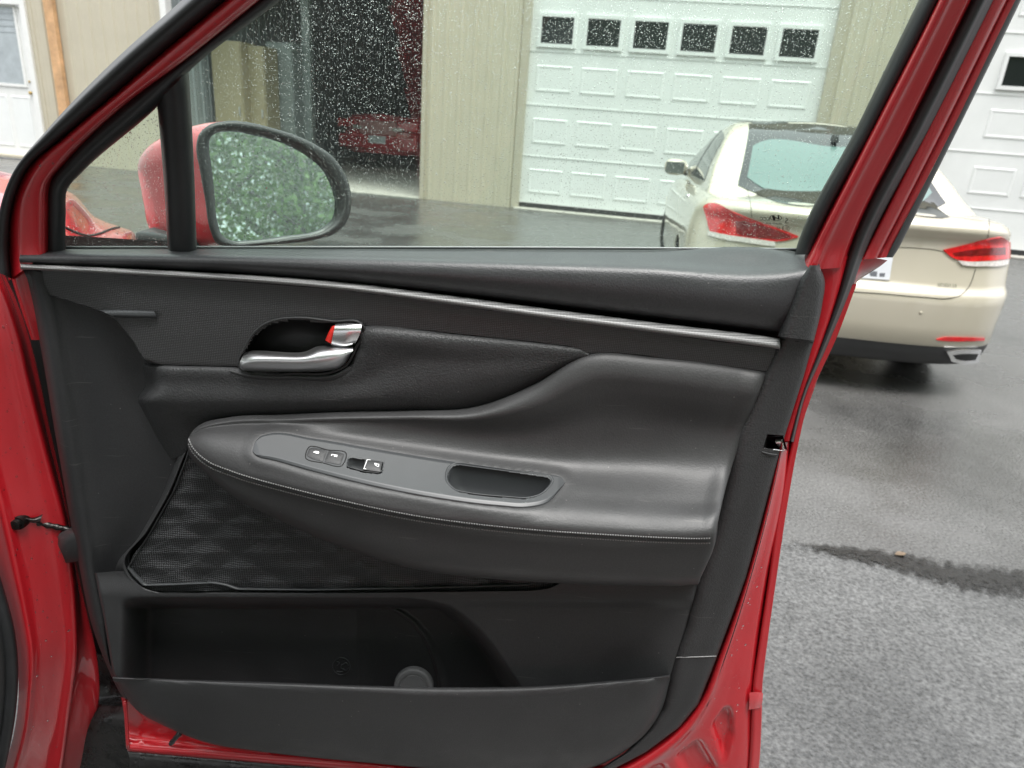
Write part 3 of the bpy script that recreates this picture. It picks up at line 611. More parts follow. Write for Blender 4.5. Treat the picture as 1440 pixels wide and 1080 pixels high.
# outside sheet metal of the door (its far side)
OUT = [[(60, 380), (95, 560), (140, 800), (182, 1050)], [(1206, 395), (1130, 590), (1085, 850), (1060, 1110)]]
loft('outer_door_skin', [XP(OUT[0], -.11), [(200, 372, -.135), (230, 570, -.15), (300, 820, -.15), (330, 1070, -.12)], [(900, 372, -.135), (880, 570, -.15), (850, 830, -.15), (800, 1090, -.12)], XP(OUT[1], -.112)], K['red'], suv, nu=20, k=8)
# red sheet metal showing under the trim and the black cladding below it
TB = [(174, 975), (195, 1000), (231, 1019), (289, 1043), (361, 1055), (520, 1072), (650, 1083), (760, 1086), (850, 1084)]
BB = [(179, 1050), (198, 1052), (233, 1055), (291, 1060), (363, 1066), (522, 1080), (652, 1096), (762, 1108), (860, 1118)]
loft('lower_door_shell', [sh(TB, 0, -8, -.02), XP(TB, -.022), sh(BB, 0, -9, -.024), sh(BB, 0, -3, -.014), XP(BB, -.014), sh(BB, 0, 1, -.06)], K['red'], suv, nu=70, k=3)
tube('front_hem', cr([D(176, 985, -.015), D(178, 1015, -.014), D(180, 1051, -.014)], 12), .0028, K['red'], suv, 8)
loft('sill_cladding', [sh(BB, -2, -2, -.03), sh(BB, 0, 3, -.022), sh(BB, 4, 60, -.03)], K['mud'], suv, nu=60, k=4)
loft('sill_scuff_panel', [[(95, 900, -.18), (140, 920, -.18), (200, 930, -.18)], [(100, 990, -.17), (150, 982, -.17), (200, 978, -.17)], [(98, 1000, -.13), (140, 992, -.13), (200, 988, -.13)], [(95, 1130, -.125), (140, 1130, -.125), (200, 1130, -.125)]], K['mud'], suv, nu=14, k=5)
pl = [D(240 + i * 1.6, 1046 - i * 1.9, -.014 + .0 * i) for i in range(9)]
tube('drain_plug', pl, [.0034, .0040, .0040, .0034, .0040, .0040, .0036, .0044, .0044], K['rubber'], suv, 12)

loft('gap_shade_sheet', [[(-60, 330, -.20), (60, 330, -.20), (240, 340, -.20)], [(-20, 600, -.20), (90, 600, -.20), (240, 600, -.20)], [(60, 900, -.20), (120, 900, -.20), (240, 900, -.20)], [(60, 1120, -.19), (130, 1120, -.19), (240, 1120, -.19)]], K['cup'], suv, nu=10, k=3)  # black sheet added to paint the shade in the gap beside the pillar
# --- body shell left of the door: hinge pillar, seal, kick trim
JR = [(-8, 345), (2, 375), (23, 423), (42, 480), (54, 530), (70, 605), (88, 683), (94, 712), (109, 802), (121, 860), (134, 925), (136, 979), (126, 1029), (112, 1080), (92, 1150)]
JF = [(-14, 345), (-6, 375), (13, 423), (31, 480), (42, 530), (60, 605), (80, 683), (88, 712), (104, 802), (108, 860), (109, 925), (102, 979), (95, 1029), (88, 1080), (72, 1150)]
JC = [(-90, 345), (-80, 375), (-66, 423), (-52, 480), (-42, 530), (-24, 605), (-2, 690), (4, 712), (24, 802), (36, 860), (45, 925), (42, 979), (36, 1029), (22, 1080), (0, 1150)]
JL = [(-120, 345), (-110, 375), (-98, 423), (-84, 480), (-74, 530), (-56, 605), (-36, 690), (-28, 712), (-4, 802), (12, 860), (24, 925), (26, 979), (20, 1029), (6, 1080), (-16, 1150)]
loft('hinge_pillar', [XP(JR, -.16), XP(JR, -.115), XP(mid(JF, JR, .55), -.095), XP(JF, -.070), XP(mid(JC, JF, .96), -.063), XP(mid(JC, JF, .75), -.058), XP(mid(JC, JF, .35), -.040), XP(mid(JC, JF, .08), -.026), XP(JC, -.020), XP(mid(JL, JC, .5), -.024), XP(JL, -.03)], K['red'], suv, nu=90, k=5)
SL = [(-60, 690), (-24, 770), (-4, 830), (12, 890), (17, 940), (14, 1000), (6, 1050), (-8, 1110)]
sp_ = cr([D(x - 1, y, .0) for x, y in SL], 60)
tube('door_opening_seal', sp_, .0085, K['rubber'], suv, 14)
loft('kick_trim', [sh(SL, -4, 0, -.006), sh(SL, -12, 0, .012), sh(SL, -40, 0, .03), sh(SL, -120, 0, .05)], K['plastic'], suv, nu=40, k=4)
# door check strap and its bolt, rubber boot at the trim
cs = cr([D(24, 732, -.045), D(45, 734, -.048), D(62, 737, -.055), D(80, 741, -.058), D(102, 746, -.06)], 30)
tube('check_strap', cs, .0042 + .0007 * np.sin(np.arange(30) * 1.3), K['metal_dark'], suv, 10)
strap = COL.objects[-1]
V, F = lathe([(-.012, .001), (-.012, .0045), (-.0115, .0068), (-.006, .0072), (-.006, .0100), (0, .0105), (.01, .0105)], 20)
c = D(28, 733, -.036); obj('strap_bolt', [(c[0] + y, c[1] + a, c[2] + z) for a, y, z in V], F, K['metal_dark'], strap, sharp=35)
loft('strap_bracket', [[(34, 724, -.045), (50, 727, -.048), (60, 723, -.05)], [(36, 729, -.036), (48, 731, -.040), (58, 729, -.045)], [(37, 735, -.042), (48, 736, -.046), (56, 735, -.05)]], K['metal_dark'], strap, nu=10, k=3)
loft('rubber_boot', [[(84, 765, -.07), (84, 750, -.07), (92, 744, -.07), (112, 740, -.07)], [(82, 768, -.040), (83, 755, -.040), (91, 750, -.038), (112, 741, -.036)], [(86, 776, -.028), (88, 762, -.026), (95, 754, -.025), (116, 746, -.024)],
     [(90, 785, -.030), (98, 784, -.027), (106, 783, -.026), (118, 780, -.026)], [(90, 789, -.07), (98, 789, -.07), (108, 788, -.07), (120, 786, -.07)]], K['plastic'], suv, nu=14, k=4)
# wing and bonnet seen through the quarter glass
HS = [(-60, 230), (20, 246), (70, 262), (105, 275), (118, 289), (130, 303), (150, 313), (170, 320), (188, 328), (193, 338)]
def HX(pts, ws): return [(x, y, w) for (x, y), w in zip(pts, ws)]
def deep(px, py, w):
    d = ray(px, py); return CAM + d * ((DOOR_Y - w) / d[1])
loft('front_wing', [XP(sh(HS, 0, -1, 0) and [(x, y - .5) for x, y in HS], -.75), [(x - 3, y + 3, -.66) for x, y in HS], [(x - 8, y + 16, -.52) for x, y in HS], [(x - 12, y + 36, -.40) for x, y in HS], [(x - 20, y + 90, -.28) for x, y in HS], [(x - 40, y + 260, -.22) for x, y in HS]], K['red'], suv, nu=50, k=4, to3=deep)
wing = COL.objects[-1]; wb = bvh_of(wing)
seamp = []
for x, y in cr(np.array([(70, 308), (92, 321), (108, 328), (126, 332), (140, 329), (155, 323), (171, 319)], float), 30):
    p, nn = hit(wb, x, y); seamp.append(p + nn * .001)
tube('bonnet_gap', seamp, .0022, K['seam'], wing, 6)

# --- black backing board behind all trim pieces
loft('trim_backing', [[(34, 362, -.062), (300, 362, -.062), (700, 364, -.062), (1140, 372, -.062)], [(60, 500, -.066), (300, 500, -.066), (700, 500, -.066), (1125, 530, -.066)], [(125, 800, -.104), (350, 800, -.104), (700, 800, -.104), (1040, 800, -.066)], [(170, 980, -.104), (350, 1030, -.104), (700, 1060, -.104), (960, 1000, -.05)]], K['cup'], suv, nu=20, k=4)
# --- trim: upper pad below the glass
loft('upper_pad', [
 [(40, 351, -.07), (300, 349, -.07), (620, 350, -.07), (900, 351, -.07), (1115, 353, -.07), (1140, 356, -.07)],
 [(46, 350.5, -.046), (300, 350, -.046), (620, 351, -.046), (900, 352, -.046), (1116, 354, -.046), (1143, 360, -.046)],
 [(33, 354, -.008), (300, 356, -.012), (620, 361, -.014), (900, 366, -.014), (1112, 371, -.012), (1150, 367, -.010)],
 [(27.5, 360, .006), (300, 363, .008), (620, 372, .010), (900, 382, .010), (1108, 389, .010), (1154, 380, .010)],
 [(27, 364, .009), (300, 368, .011), (620, 384, .0135), (900, 400, .014), (1104, 410, .014), (1152, 410, .014)],
 [(28, 369.5, .003), (300, 378, .003), (620, 406, .003), (900, 438, .003), (1100, 462, .003), (1130, 466, .003)],
 [(29, 371.5, -.025), (300, 381, -.025), (620, 411, -.025), (900, 445, -.025), (1098, 470, -.025), (1125, 474, -.025)]], K['pad'], suv, nu=110, k=5)
tube('glass_wiper_strip', cr([D(92, 347.5, -.046), D(300, 347.3, -.046), D(700, 347.7, -.046), D(1121, 350, -.046)], 60), .0011, mat('pale_wiper_strip', (.45, .47, .47), .3), suv, 6)
tube('belt_seal', cr([D(90, 350, -.055), D(300, 349.6, -.055), D(700, 350, -.055), D(1121, 352.5, -.055)], 60), .0030, K['rubber'], suv, 8)
# --- woven accent band with its bright bead
BT = [(31, 377), (110, 381), (140, 382.5), (160, 384), (180, 385.5), (220, 388), (300, 393), (400, 400), (470, 406), (500, 409), (646, 429), (800, 450), (828, 454), (860, 459), (927, 468), (1090, 490), (1110, 493)]
BL = [(46, 408), (136, 436), (163, 450), (187, 480), (203, 508), (227, 514.5), (333, 517), (400, 522), (480, 518), (511, 458), (646, 470), (800, 487), (828, 498), (860, 496), (927, 503), (1075, 523), (1095, 526)]
def bandw(x): return -.012 * max(0, (150 - x) / 120)
CUP = [(337, 516), (336, 507), (344, 490), (354, 472), (376, 454), (395, 448.5), (418, 447), (470, 452), (508, 455.5), (511, 459), (500, 490), (485, 515), (470, 522), (414, 525), (346, 523)]
CUPI = [((x - 424) * .955 + 424, (y - 488) * .93 + 488) for x, y in CUP]
def L2(a, b, t, w): return [((p[0] * (1 - t) + q[0] * t), (p[1] * (1 - t) + q[1] * t), w + bandw(p[0])) for p, q in zip(a, b)]
loft('accent_trim', [L2(BT, BL, -.05, -.01), L2(BT, BL, 0, .0015), L2(BT, BL, .33, .003), L2(BT, BL, .66, .003), L2(BT, BL, .985, .002), L2(BT, BL, 1.0, -.012)], K['accent'], suv, nu=420, k=10, along='lin', across='lin', holes=[CUPI], sharp=40)
accent = COL.objects[-1]
bc = [(29, 373.5), (120, 377.5), (240, 384), (360, 391), (480, 401), (620, 419), (760, 438.5), (927, 460.5), (1092, 482), (1097, 482.8)]
bw = [2.6, 2.8, 3.0, 3.3, 3.7, 4.3, 4.8, 5.2, 5.6, 5.6]
loft('bright_bead', [[(x, y - h * 1.2, -.012) for (x, y), h in zip(bc, bw)], [(x, y - h * .95, .004) for (x, y), h in zip(bc, bw)], [(x, y - h * .2, .0105) for (x, y), h in zip(bc, bw)], [(x, y + h * .65, .0150) for (x, y), h in zip(bc, bw)], [(x, y + h * 1.0, .0145) for (x, y), h in zip(bc, bw)], [(x, y + h * 1.15, -.004) for (x, y), h in zip(bc, bw)]], K['bead'], accent, nu=140, k=3)
# --- little glinting ledge at the front of the accent trim
loft('trim_ledge', [[(138, 436, -.012), (180, 435.5, -.004), (216, 437.5, .002)], [(142, 437, .006), (180, 437, .007), (217, 439, .008)], [(160, 445, .008), (190, 445.5, .009), (221, 446, .008)], [(163, 447, -.004), (190, 447.5, -.002), (222, 448.5, .002)]], K['gloss'], accent, nu=20, k=3)
# --- front column of the trim (stepped back towards the hinge, its shade put into darker plastic)
C1 = [(33, 378), (47, 430), (83, 625), (111, 780), (137, 895), (157, 945), (170, 972), (178, 984)]
C2 = [(62, 384), (84, 493), (107, 640), (120, 726), (133, 808), (145, 863), (160, 948), (172, 968), (182, 982)]
C3 = [(135, 400), (150, 493), (168, 600), (172, 700), (148, 800), (150, 840), (154, 880), (166, 948), (176, 964), (186, 978)]
C4 = [(196, 430), (214, 520), (208, 567), (232, 625), (238, 670), (182, 800), (165, 840), (162, 880), (172, 944), (180, 960), (190, 974)]
loft('front_column', [XP(C1, -.09), XP(C1, -.020), sh(C1, 3, 0, -.012), XP(mid(C1, C2, .9), -.006), XP(mid(C1, C2, 1.04), -.009), XP(C3, -.022), XP(mid(C3, C4, .75), -.030), XP(C4, -.030), [(x + (25 if y < 790 else 0), y, -.034 if y < 790 else -.08) for x, y in C4]], K['dark'], suv, nu=80, k=4)
# --- grained insert panel
loft('insert_panel', [
 [(199, 508, -0.0450), (212, 512, -0.0300), (226, 512.5, -0.0040), (260, 513, -0.0020), (333, 515, -0.0020), (400, 521, -0.0020), (480, 520, -0.0020), (500, 489, -0.0020), (514, 456, -0.0020), (646, 468, -0.0020), (800, 485, -0.0020), (829, 495, -0.0020)],
 [(199, 512, -0.0340), (211, 515, -0.0160), (226, 516, 0.0028), (260, 517, 0.0040), (333, 519.5, 0.0040), (400, 526, 0.0040), (482, 524, 0.0040), (503, 492, 0.0040), (517, 460, 0.0040), (646, 473, 0.0040), (795, 489, 0.0040), (828, 498, 0.0024)],
 [(202, 540, -0.0360), (214, 541, -0.0160), (232, 540, 0.0048), (270, 540, 0.0060), (340, 541, 0.0060), (410, 542, 0.0060), (490, 541, 0.0060), (540, 525, 0.0060), (580, 510, 0.0060), (660, 510, 0.0060), (780, 507, 0.0056), (827, 500, 0.0032)],
 [(190, 565, -0.0400), (200, 565, -0.0180), (218, 564, 0.0064), (270, 564, 0.0080), (340, 564, 0.0080), (410, 564, 0.0080), (490, 562, 0.0080), (560, 556, 0.0080), (620, 547, 0.0070), (690, 535, 0.0060), (775, 514, 0.0048), (826, 501, 0.0024)],
 [(192, 571, -0.0420), (203, 572, -0.0200), (222, 573, 0.0032), (272, 574, 0.0048), (340, 573, 0.0048), (410, 572, 0.0048), (490, 570, 0.0048), (565, 566, 0.0048), (630, 560, 0.0040), (695, 547, 0.0032), (772, 520, 0.0024), (826, 503, 0.0000)],
 [(212, 610, -0.0440), (222, 612, -0.0260), (240, 612, -0.0120), (275, 603, -0.0100), (330, 592, -0.0100), (410, 588, -0.0100), (490, 586, -0.0100), (570, 583, -0.0100), (640, 580, -0.0100), (700, 566, -0.0100), (765, 536, -0.0100), (826, 506, -0.0120)],
 [(228, 645, -0.0440), (240, 645, -0.0300), (262, 640, -0.0200), (300, 630, -0.0200), (360, 620, -0.0200), (430, 610, -0.0200), (500, 605, -0.0200), (580, 600, -0.0200), (650, 595, -0.0200), (710, 580, -0.0200), (775, 545, -0.0200), (830, 512, -0.0200)]],
 K['grain'], suv, nu=300, k=6, holes=[CUPI], along='idx')
insert = COL.objects[-1]
# --- inner door handle in its cup
cup3 = np.array(CUP, float); cc = np.array([424., 488.])
def ringp(scale, w, dx=0, dy=0, n=72):
    r = cr(cup3, n, closed=True); return np.array([D(*( (p - cc) * scale + cc + (dx, dy)), w) for p in r])
R = [ringp(1.012, .001), ringp(1.006, .0075), ringp(.985, .0085), ringp(.97, .004), ringp(.94, -.016), ringp(.86, -.034), ringp(.4, -.038), ringp(.01, -.038)]
cupo = obj('handle_cup', np.vstack(R), grid_faces(len(R), 72, closed=True), K['cup'], suv, face_cam=True)
tube('cup_bezel', ringp(1.005, .006)[list(range(0, 72))], .0014, K['plastic'], cupo, 8, closed=True)
loft('door_handle', [
 [(345, 499, -.03), (361, 495, -.03), (421, 498, -.03), (447, 490, -.03), (470, 489, -.03), (496, 489, -.03)],
 [(343, 498, .004), (361, 494, .004), (421, 496.5, .004), (447, 488.5, .004), (470, 487.5, .004), (497, 488, .004)],
 [(340, 503, .013), (361, 498.5, .016), (421, 500, .016), (449, 494, .016), (473, 493, .016), (496, 493, .012)],
 [(338, 508, .016), (361, 504, .021), (421, 505, .022), (452, 504, .022), (476, 502, .020), (494, 496, .013)],
 [(336.5, 514, .013), (350, 514, .019), (421, 515, .020), (460, 513, .019), (480, 508, .016), (493, 497, .011)],
 [(339, 519, .008), (350, 520.5, .011), (414, 522, .011), (464, 520, .010), (483, 512.5, .009), (493, 498, .008)],
 [(341, 520, -.01), (350, 521.5, -.01), (414, 523, -.01), (464, 521, -.01), (482, 513.5, -.01), (492, 499, -.01)]], K['chrome'], suv, nu=60, k=4, along='idx')
handle = COL.objects[-1]
loft('lock_lever', [[(472, 456, -.01), (490, 455, -.01), (508, 456, -.01)], [(471.5, 457, .010), (490, 456, .011), (508.5, 457, .010)], [(470, 463, .0135), (490, 462, .015), (508, 463, .013)], [(468, 472, .014), (488, 472, .0155), (505, 472, .013)], [(466, 483, .010), (484, 486, .011), (500, 482, .010)], [(466, 485, -.01), (484, 487.5, -.01), (499, 484, -.01)]], K['bright'], handle, nu=24, k=4)
loft('red_lock_tab', [[(469.5, 458, -.01), (466, 466, -.01), (460, 480, -.01)], [(469, 458, .009), (465.5, 466, .010), (459.8, 480, .009)], [(472, 457.5, .010), (469, 466, .011), (466, 483.5, .010)], [(473, 457.5, -.005), (470, 466, -.005), (467, 484, -.005)]], K['redtab'], handle, nu=16, k=2)
loft('handle_ledge', [[(323, 518, -.004), (340, 523, -.004), (414, 528, -.004), (470, 525, -.004), (490, 514, -.004)], [(322, 521, .007), (340, 526, .008), (414, 530, .008), (474, 527, .008), (493, 516, .006)], [(326, 526, .006), (345, 530, .007), (414, 533, .007), (476, 530, .007), (497, 519, .005)], [(330, 530, .003), (350, 535, .003), (414, 538, .003), (480, 535, .003), (502, 524, .003)]], K['plastic'], suv, nu=50, k=3)

# --- armrest
AR = [
 [(274, 607, -.02), (269, 609, .018), (266.5, 613, .028), (265, 616, .034), (264.3, 619, .037), (264, 622, .039), (264.3, 626, .039), (265, 634, .036), (267, 638, -.01)],
 [(286, 597, -.02), (286, 599, .022), (286, 604, .032), (285, 612, .042), (283, 622, .051), (281, 633, .056), (281, 643, .056), (283, 654, .050), (285, 658, -.01)],
 [(322, 588, -.02), (322, 590, .018), (323, 597, .026), (325, 609, .040), (326, 628, .058), (325, 650, .069), (325, 666, .070), (325, 687, .062), (326, 691, -.01)],
 [(398, 583, -.02), (398, 586, .017), (399, 595, .021), (400, 608, .031), (400, 638, .060), (400, 669, .080), (401, 688, .082), (402, 726, .070), (402, 730, -.01)],
 [(475, 579, -.02), (475, 582, .017), (477, 594, .017), (480, 612, .025), (480, 650, .060), (480, 688, .088), (480, 708, .091), (480, 759, .076), (480, 764, -.01)],
 [(575, 577, -.02), (575, 580, .017), (577, 594, .012), (580, 622, .021), (580, 665, .060), (580, 708, .092), (582, 729, .096), (582, 790, .080), (582, 795, -.01)],
 [(668, 571, -.02), (670, 575, .017), (680, 596, .008), (688, 637, .018), (690, 680, .060), (692, 723, .095), (694, 744, .099), (692, 804, .082), (692, 809, -.01)],
 [(748, 540, -.02), (750, 545, .015), (762, 578, .004), (766, 646, .016), (766, 690, .060), (766, 731, .096), (766, 751, .100), (766, 809, .083), (766, 814, -.01)],
 [(823, 496, -.02), (826, 500, .013), (838, 538, .001), (840, 650, .014), (840, 696, .060), (840, 736, .097), (840, 757, .101), (840, 813, .083), (840, 818, -.01)],
 [(920, 499, -.02), (922, 503, .012), (928, 542, -.002), (926, 652, .014), (924, 701, .060), (922, 741, .097), (921, 760, .101), (919, 814, .083), (919, 818, -.01)],
 [(1040, 514, -.02), (1041, 518, .012), (1030, 556, -.002), (1000, 655, .016), (988, 704, .058), (983, 741, .094), (980, 761, .098), (968, 814, .080), (968, 818, -.01)],
 [(1076, 520, -.02), (1076, 524, .011), (1061, 562, -.001), (1027, 655, .016), (1014, 702, .057), (1006, 739, .092), (1002, 760, .096), (982, 813, .078), (982, 817, -.01)],
 [(1082, 521, -.04), (1082, 525, -.02), (1066, 563, -.02), (1031, 656, -.02), (1018, 703, -.02), (1010, 739, -.02), (1005, 759, -.02), (985, 812, -.02), (984, 816, -.04)]]
def refine(col):
    r0, r1, r2, r3, r4, r5, r6, r7, r8 = col
    f = min(1.0, max(0.0, (r6[1] - r1[1] - 15) / 120)); ch = 8 + 22 * min(1, max(0, (r1[0] - 640) / 190)) if r1[0] < 1060 else 28
    ch *= f; dx = (r2[0] - r1[0]) / max(1, (r2[1] - r1[1]))
    n1 = (r1[0], r1[1], r1[2] - .010 * f); n2 = (r1[0] + dx * ch, r1[1] + ch, r1[2] + .002 * f); n3 = (r1[0] + dx * ch * 1.5, r1[1] + ch * 1.5, r1[2] - .000 * f)
    m = ((n3[0] + r3[0]) / 2, (n3[1] + r3[1]) / 2, r2[2] + .004 * f)
    r5b = (r5[0] * .45 + r6[0] * .55, r5[1] * .45 + r6[1] * .55, max(r5[2], r6[2]) + .0015 * f)
    r5n = (r5[0] * .85 + r4[0] * .15, r5[1] * .85 + r4[1] * .15, r5[2] * .9 + r4[2] * .1)
    r6b = (r6[0], r6[1] + 3 * f, r6[2] - .0022 * f)
    return [r0, n1, n2, n3, m, r3, r4, r5n, r5b, r6, r6b, r7, r8]
_l = refine(AR[-2]); AR = [refine(c_) for c_ in AR[:-1]] + [[(x + 1.5, y, w - .0012) for x, y, w in _l], [(x + 2.6, y, w - .0045) for x, y, w in _l]]
PULL = [(627, 677), (630, 660), (640, 652.5), (707, 662), (776, 672), (777, 680), (761, 697), (740, 703), (673, 697.5), (640, 692)]
PULLI = [((x - 702) * .99 + 702, (y - 678) * .98 + 678) for x, y in PULL]
WSW = [(489, 646), (493, 643.5), (540, 650), (538, 664), (534, 667), (512, 665), (487, 658)]
ab = BVHTree.FromPolygons(*(lambda A: ([tuple(v) for v in A.reshape(-1, 3)], grid_faces(A.shape[0], A.shape[1])))(loft_grid([[c[i] for c in AR] for i in range(len(AR[0]))], 300, 7)))
PT = [(355.5, 634), (359, 623), (366, 615), (378, 611), (440, 617.5), (520, 631), (607, 645.5), (707, 660), (773, 668.5), (790, 673.5), (794, 680)]
PB = [(355.8, 636), (359, 640), (366, 643.5), (378, 646), (440, 663), (520, 683), (607, 700), (700, 712), (742, 714), (768, 708), (793, 682)]
def _fit():
    A_ = []; b_ = []
    t_, q_ = cr(np.array(PT, float), 40), cr(np.array(PB, float), 40)
    for i in range(2, 38):
        for s in (.3, .45, .6, .75, .9):
            x, y = t_[i] * (1 - s) + q_[i] * s; p, n_ = hit(ab, x, y); u, v = (x - 575) / 200, (y - 665) / 50
            A_.append((1, u, v, u * u, u * v)); b_.append(DOOR_Y - p[1])
    return np.linalg.lstsq(np.array(A_), np.array(b_), rcond=None)[0]
CF = _fit()
def HPp(x, y): u, v = (x - 575) / 200, (y - 665) / 50; return D(x, y, float(np.dot(CF, (1, u, v, u * u, u * v))))
def HP(x, y):
    p = HPp(x, y); n_ = np.cross(HPp(x + 1, y) - p, HPp(x, y + 1) - p); n_ /= np.linalg.norm(n_); n_ = n_ if np.dot(n_, CAM - p) > 0 else -n_
    return p, n_

_po = [tuple(p) for p in cr(np.array(PT, float), 60)] + [tuple(p) for p in cr(np.array(PB, float), 60)[::-1]]
def sink(A):                                     # bed the armrest top under the switch plate
    P = proj(A.reshape(-1, 3)); B = A.reshape(-1, 3).copy()
    sel = np.where((P[:, 0] > 330) & (P[:, 0] < 820) & (P[:, 1] > 590) & (P[:, 1] < 735) & (B[:, 1] < DOOR_Y - .005))[0]
    ii = inpoly_np(P[sel], _po); dd = edist_np(P[sel], _po)
    for i, ins, d in zip(sel, ii, dd):
        if ins or d < 18:
            p, n_ = HP(*P[i]); o_ = .0004 - .0034 * min(1, d / 8) if ins else .0004
            t = 1.0 if ins else (1 - d / 18) ** 2 * (1 + 2 * d / 18); B[i] = B[i] * (1 - t) + (p + n_ * o_) * t
    return B.reshape(A.shape)
ruled_stations('armrest', AR, K['soft'], suv, nu=300, k=7, holes=[[((x - 702) * 1.035 + 702, (y - 678) * 1.07 + 678) for x, y in PULL], WSW], post=sink)
arm = COL.objects[-1]
loft('armrest_end', [[(x + 2.6, y, w - .0045) for x, y, w in _l], [(x + 2.8, y, w * .5) for x, y, w in _l], [(x + 3.0, y, -.03) for x, y, w in _l]], K['soft'], arm, nu=80, k=3)
# stitching: two rows of single stitches either side of a shallow seam
SU = [(265.3, 620), (269, 629), (276, 638.5), (291, 651), (325, 665.5), (402, 688), (478, 706.5), (582, 728), (695, 743), (760, 749), (860, 755.5), (940, 759.5), (985, 760.5), (999, 760)]
def stitch_row(name, dy, mtl, r=.0009):
    P = cr(np.array([(x, y + dy) for x, y in SU], float), 215); parts = []
    pts = [hit(ab, x, y) for x, y in P]
    for i in range(0, 214):
        a, n1 = pts[i]; b, n2 = pts[i + 1]; d = b - a; a2 = a + d * .14; b2 = a + d * .86; nn = n1; t = np.cross(nn, d); t = t / (np.linalg.norm(t) + 1e-9) * r
        q = [a2 - t, a2 + t, b2 + t, b2 - t, a2 + nn * r * 1.3 + d * .1, b2 + nn * r * 1.3 - d * .1]
        parts.append((q, [(0, 1, 4), (1, 2, 5, 4), (2, 3, 5), (3, 0, 4, 5)]))
    V, F = merge(parts); return obj(name, V, F, mtl, arm, kind='stuff')
stitch_row('stitching', -3.2, K['thread']); stitch_row('stitching', 3.4, K['thread'])
sm = [hit(ab, x, y + .4) for x, y in cr(np.array(SU, float), 160)]
tube('armrest_seam', [p + n * .00015 for p, n in sm], .0007, K['seam'], arm, 6)
# --- switch plate set into the armrest top
nu, nv = 330, 60
T_, B_ = cr(np.array(PT, float), nu), cr(np.array(PB, float), nu); V = []; L = []
for j in range(nv):
    s = j / (nv - 1)
    for i in range(nu):
        q = T_[i] * (1 - s) + B_[i] * s; p, n_ = HP(*q); e = min(1, min(s, 1 - s) / .08, min(i, nu - 1 - i) / 10); V.append(p + n_ * (.0016 + .0016 * e)); L.append(p - n_ * .010)
F = grid_faces(nv, nu); pp = proj(np.array(V)); ctr_ = pp[np.array(F)].mean(1)
kill = inpoly_np(ctr_, (rpoly(PULL, 80, 3) - (702, 678)) * (.99, .98) + (702, 678)) | inpoly_np(ctr_, WSW); F = [f for f, k_ in zip(F, kill) if not k_]
ring = [i for i in range(nu)] + [j * nu + nu - 1 for j in range(1, nv)] + [(nv - 1) * nu + i for i in range(nu - 2, -1, -1)] + [j * nu for j in range(nv - 2, 0, -1)]
o0 = len(V); V = V + [L[r] for r in ring]
for i in range(len(ring)): F.append((ring[i], o0 + i, o0 + (i + 1) % len(ring), ring[(i + 1) % len(ring)]))
plate = obj('switch_plate', V, F, K['gloss'], suv, face_cam=True)
# pull cup: rim and walls sinking straight down into the armrest
pr = rpoly(PULL, 80, 3); pc = np.array([702., 678.])
def pring(scale, down, off, inward=0.0):
    out = []
    for p in pr:
        h_, n_ = HP(*((p - pc) * scale + pc)); out.append(h_ + n_ * off + np.array([0, inward, -down]))
    return np.array(out)
RR = [pring(1.045, 0, .0028), pring(1.03, 0, .0040), pring(1.005, 0, .0042), pring(.98, 0, .0026), pring(.965, .006, 0), pring(.94, .026, 0), pring(.6, .036, 0), pring(.02, .038, 0)]
obj('pull_cup', np.vstack(RR), grid_faces(8, 80, closed=True), K['gloss'], plate, face_cam=True)
# window switch well and rocker
wr = rpoly(WSW, 48, 2); wc = np.array([513., 655.])
def wring(scale, down, off): 
    out = []
    for p in wr:
        h_, n_ = HP(*((p - wc) * scale + wc)); out.append(h_ + n_ * off + np.array([0, 0, -down]))
    return np.array(out)
RR = [wring(1.03, 0, .0024), wring(1.01, 0, .0038), wring(.97, 0, .0030), wring(.93, .008, 0), wring(.02, .011, 0)]
obj('switch_well', np.vstack(RR), grid_faces(5, 48, closed=True), K['gloss'], plate, face_cam=True)
patch('window_rocker', None, [(513.5, 649.5), (525, 650.5), (538, 652.5)], [(511, 663), (522, 665), (535, 666.5)], K['plastic'], plate, .0045, 14, 8, .008, crown=.0012, hitf=HP)
patch('lock_button', None, [(435, 633.5), (440, 632), (450, 633.5), (461, 635.8)], [(431.5, 643), (437, 646.5), (446, 649.5), (454.5, 651.5)], K['plastic'], plate, .0038, 16, 8, .002, crown=.0012, hitf=HP)
patch('unlock_button', None, [(462.5, 636.2), (470, 637.5), (478, 639), (484.5, 641)], [(456.5, 651.8), (465, 653.5), (473, 655.2), (479.5, 655)], K['plastic'], plate, .0038, 16, 8, .002, crown=.0012, hitf=HP)
for nm, t_, b_ in (('button_surround', [(431, 633), (437, 630.8), (462, 634.5), (487, 640)], [(430.6, 634), (437, 632), (462, 636), (486, 641.5)]),):
    pass
bs = cr(np.array([(434, 631.8), (462, 635), (487, 640), (481.5, 656.5), (455, 653.3), (430, 645)], float), 60, closed=True)
tube('button_gap', [HP(x, y)[0] + HP(x, y)[1] * .0032 for x, y in bs], .0007, K['seam'], plate, 6, closed=True)
def icon(name, par, items, off):
    parts = []
    for poly in items:
        q = []
        for x, y in poly:
            h_, n_ = HP(x, y); q.append(h_ + n_ * off)
        parts.append((q, [tuple(range(len(q)))]))
    V, F = merge(parts); return obj(name, V, F, K['white_icon'], par, smooth=False, face_cam=True)
icon('lock_mark', plate, [[(443.5, 638), (448.5, 638.5), (449.5, 640), (448.5, 642), (445, 642), (443.5, 640.6)], [(441, 639.4), (443.4, 638.4), (443.4, 640.6), (441.5, 640.4)]], .0058)
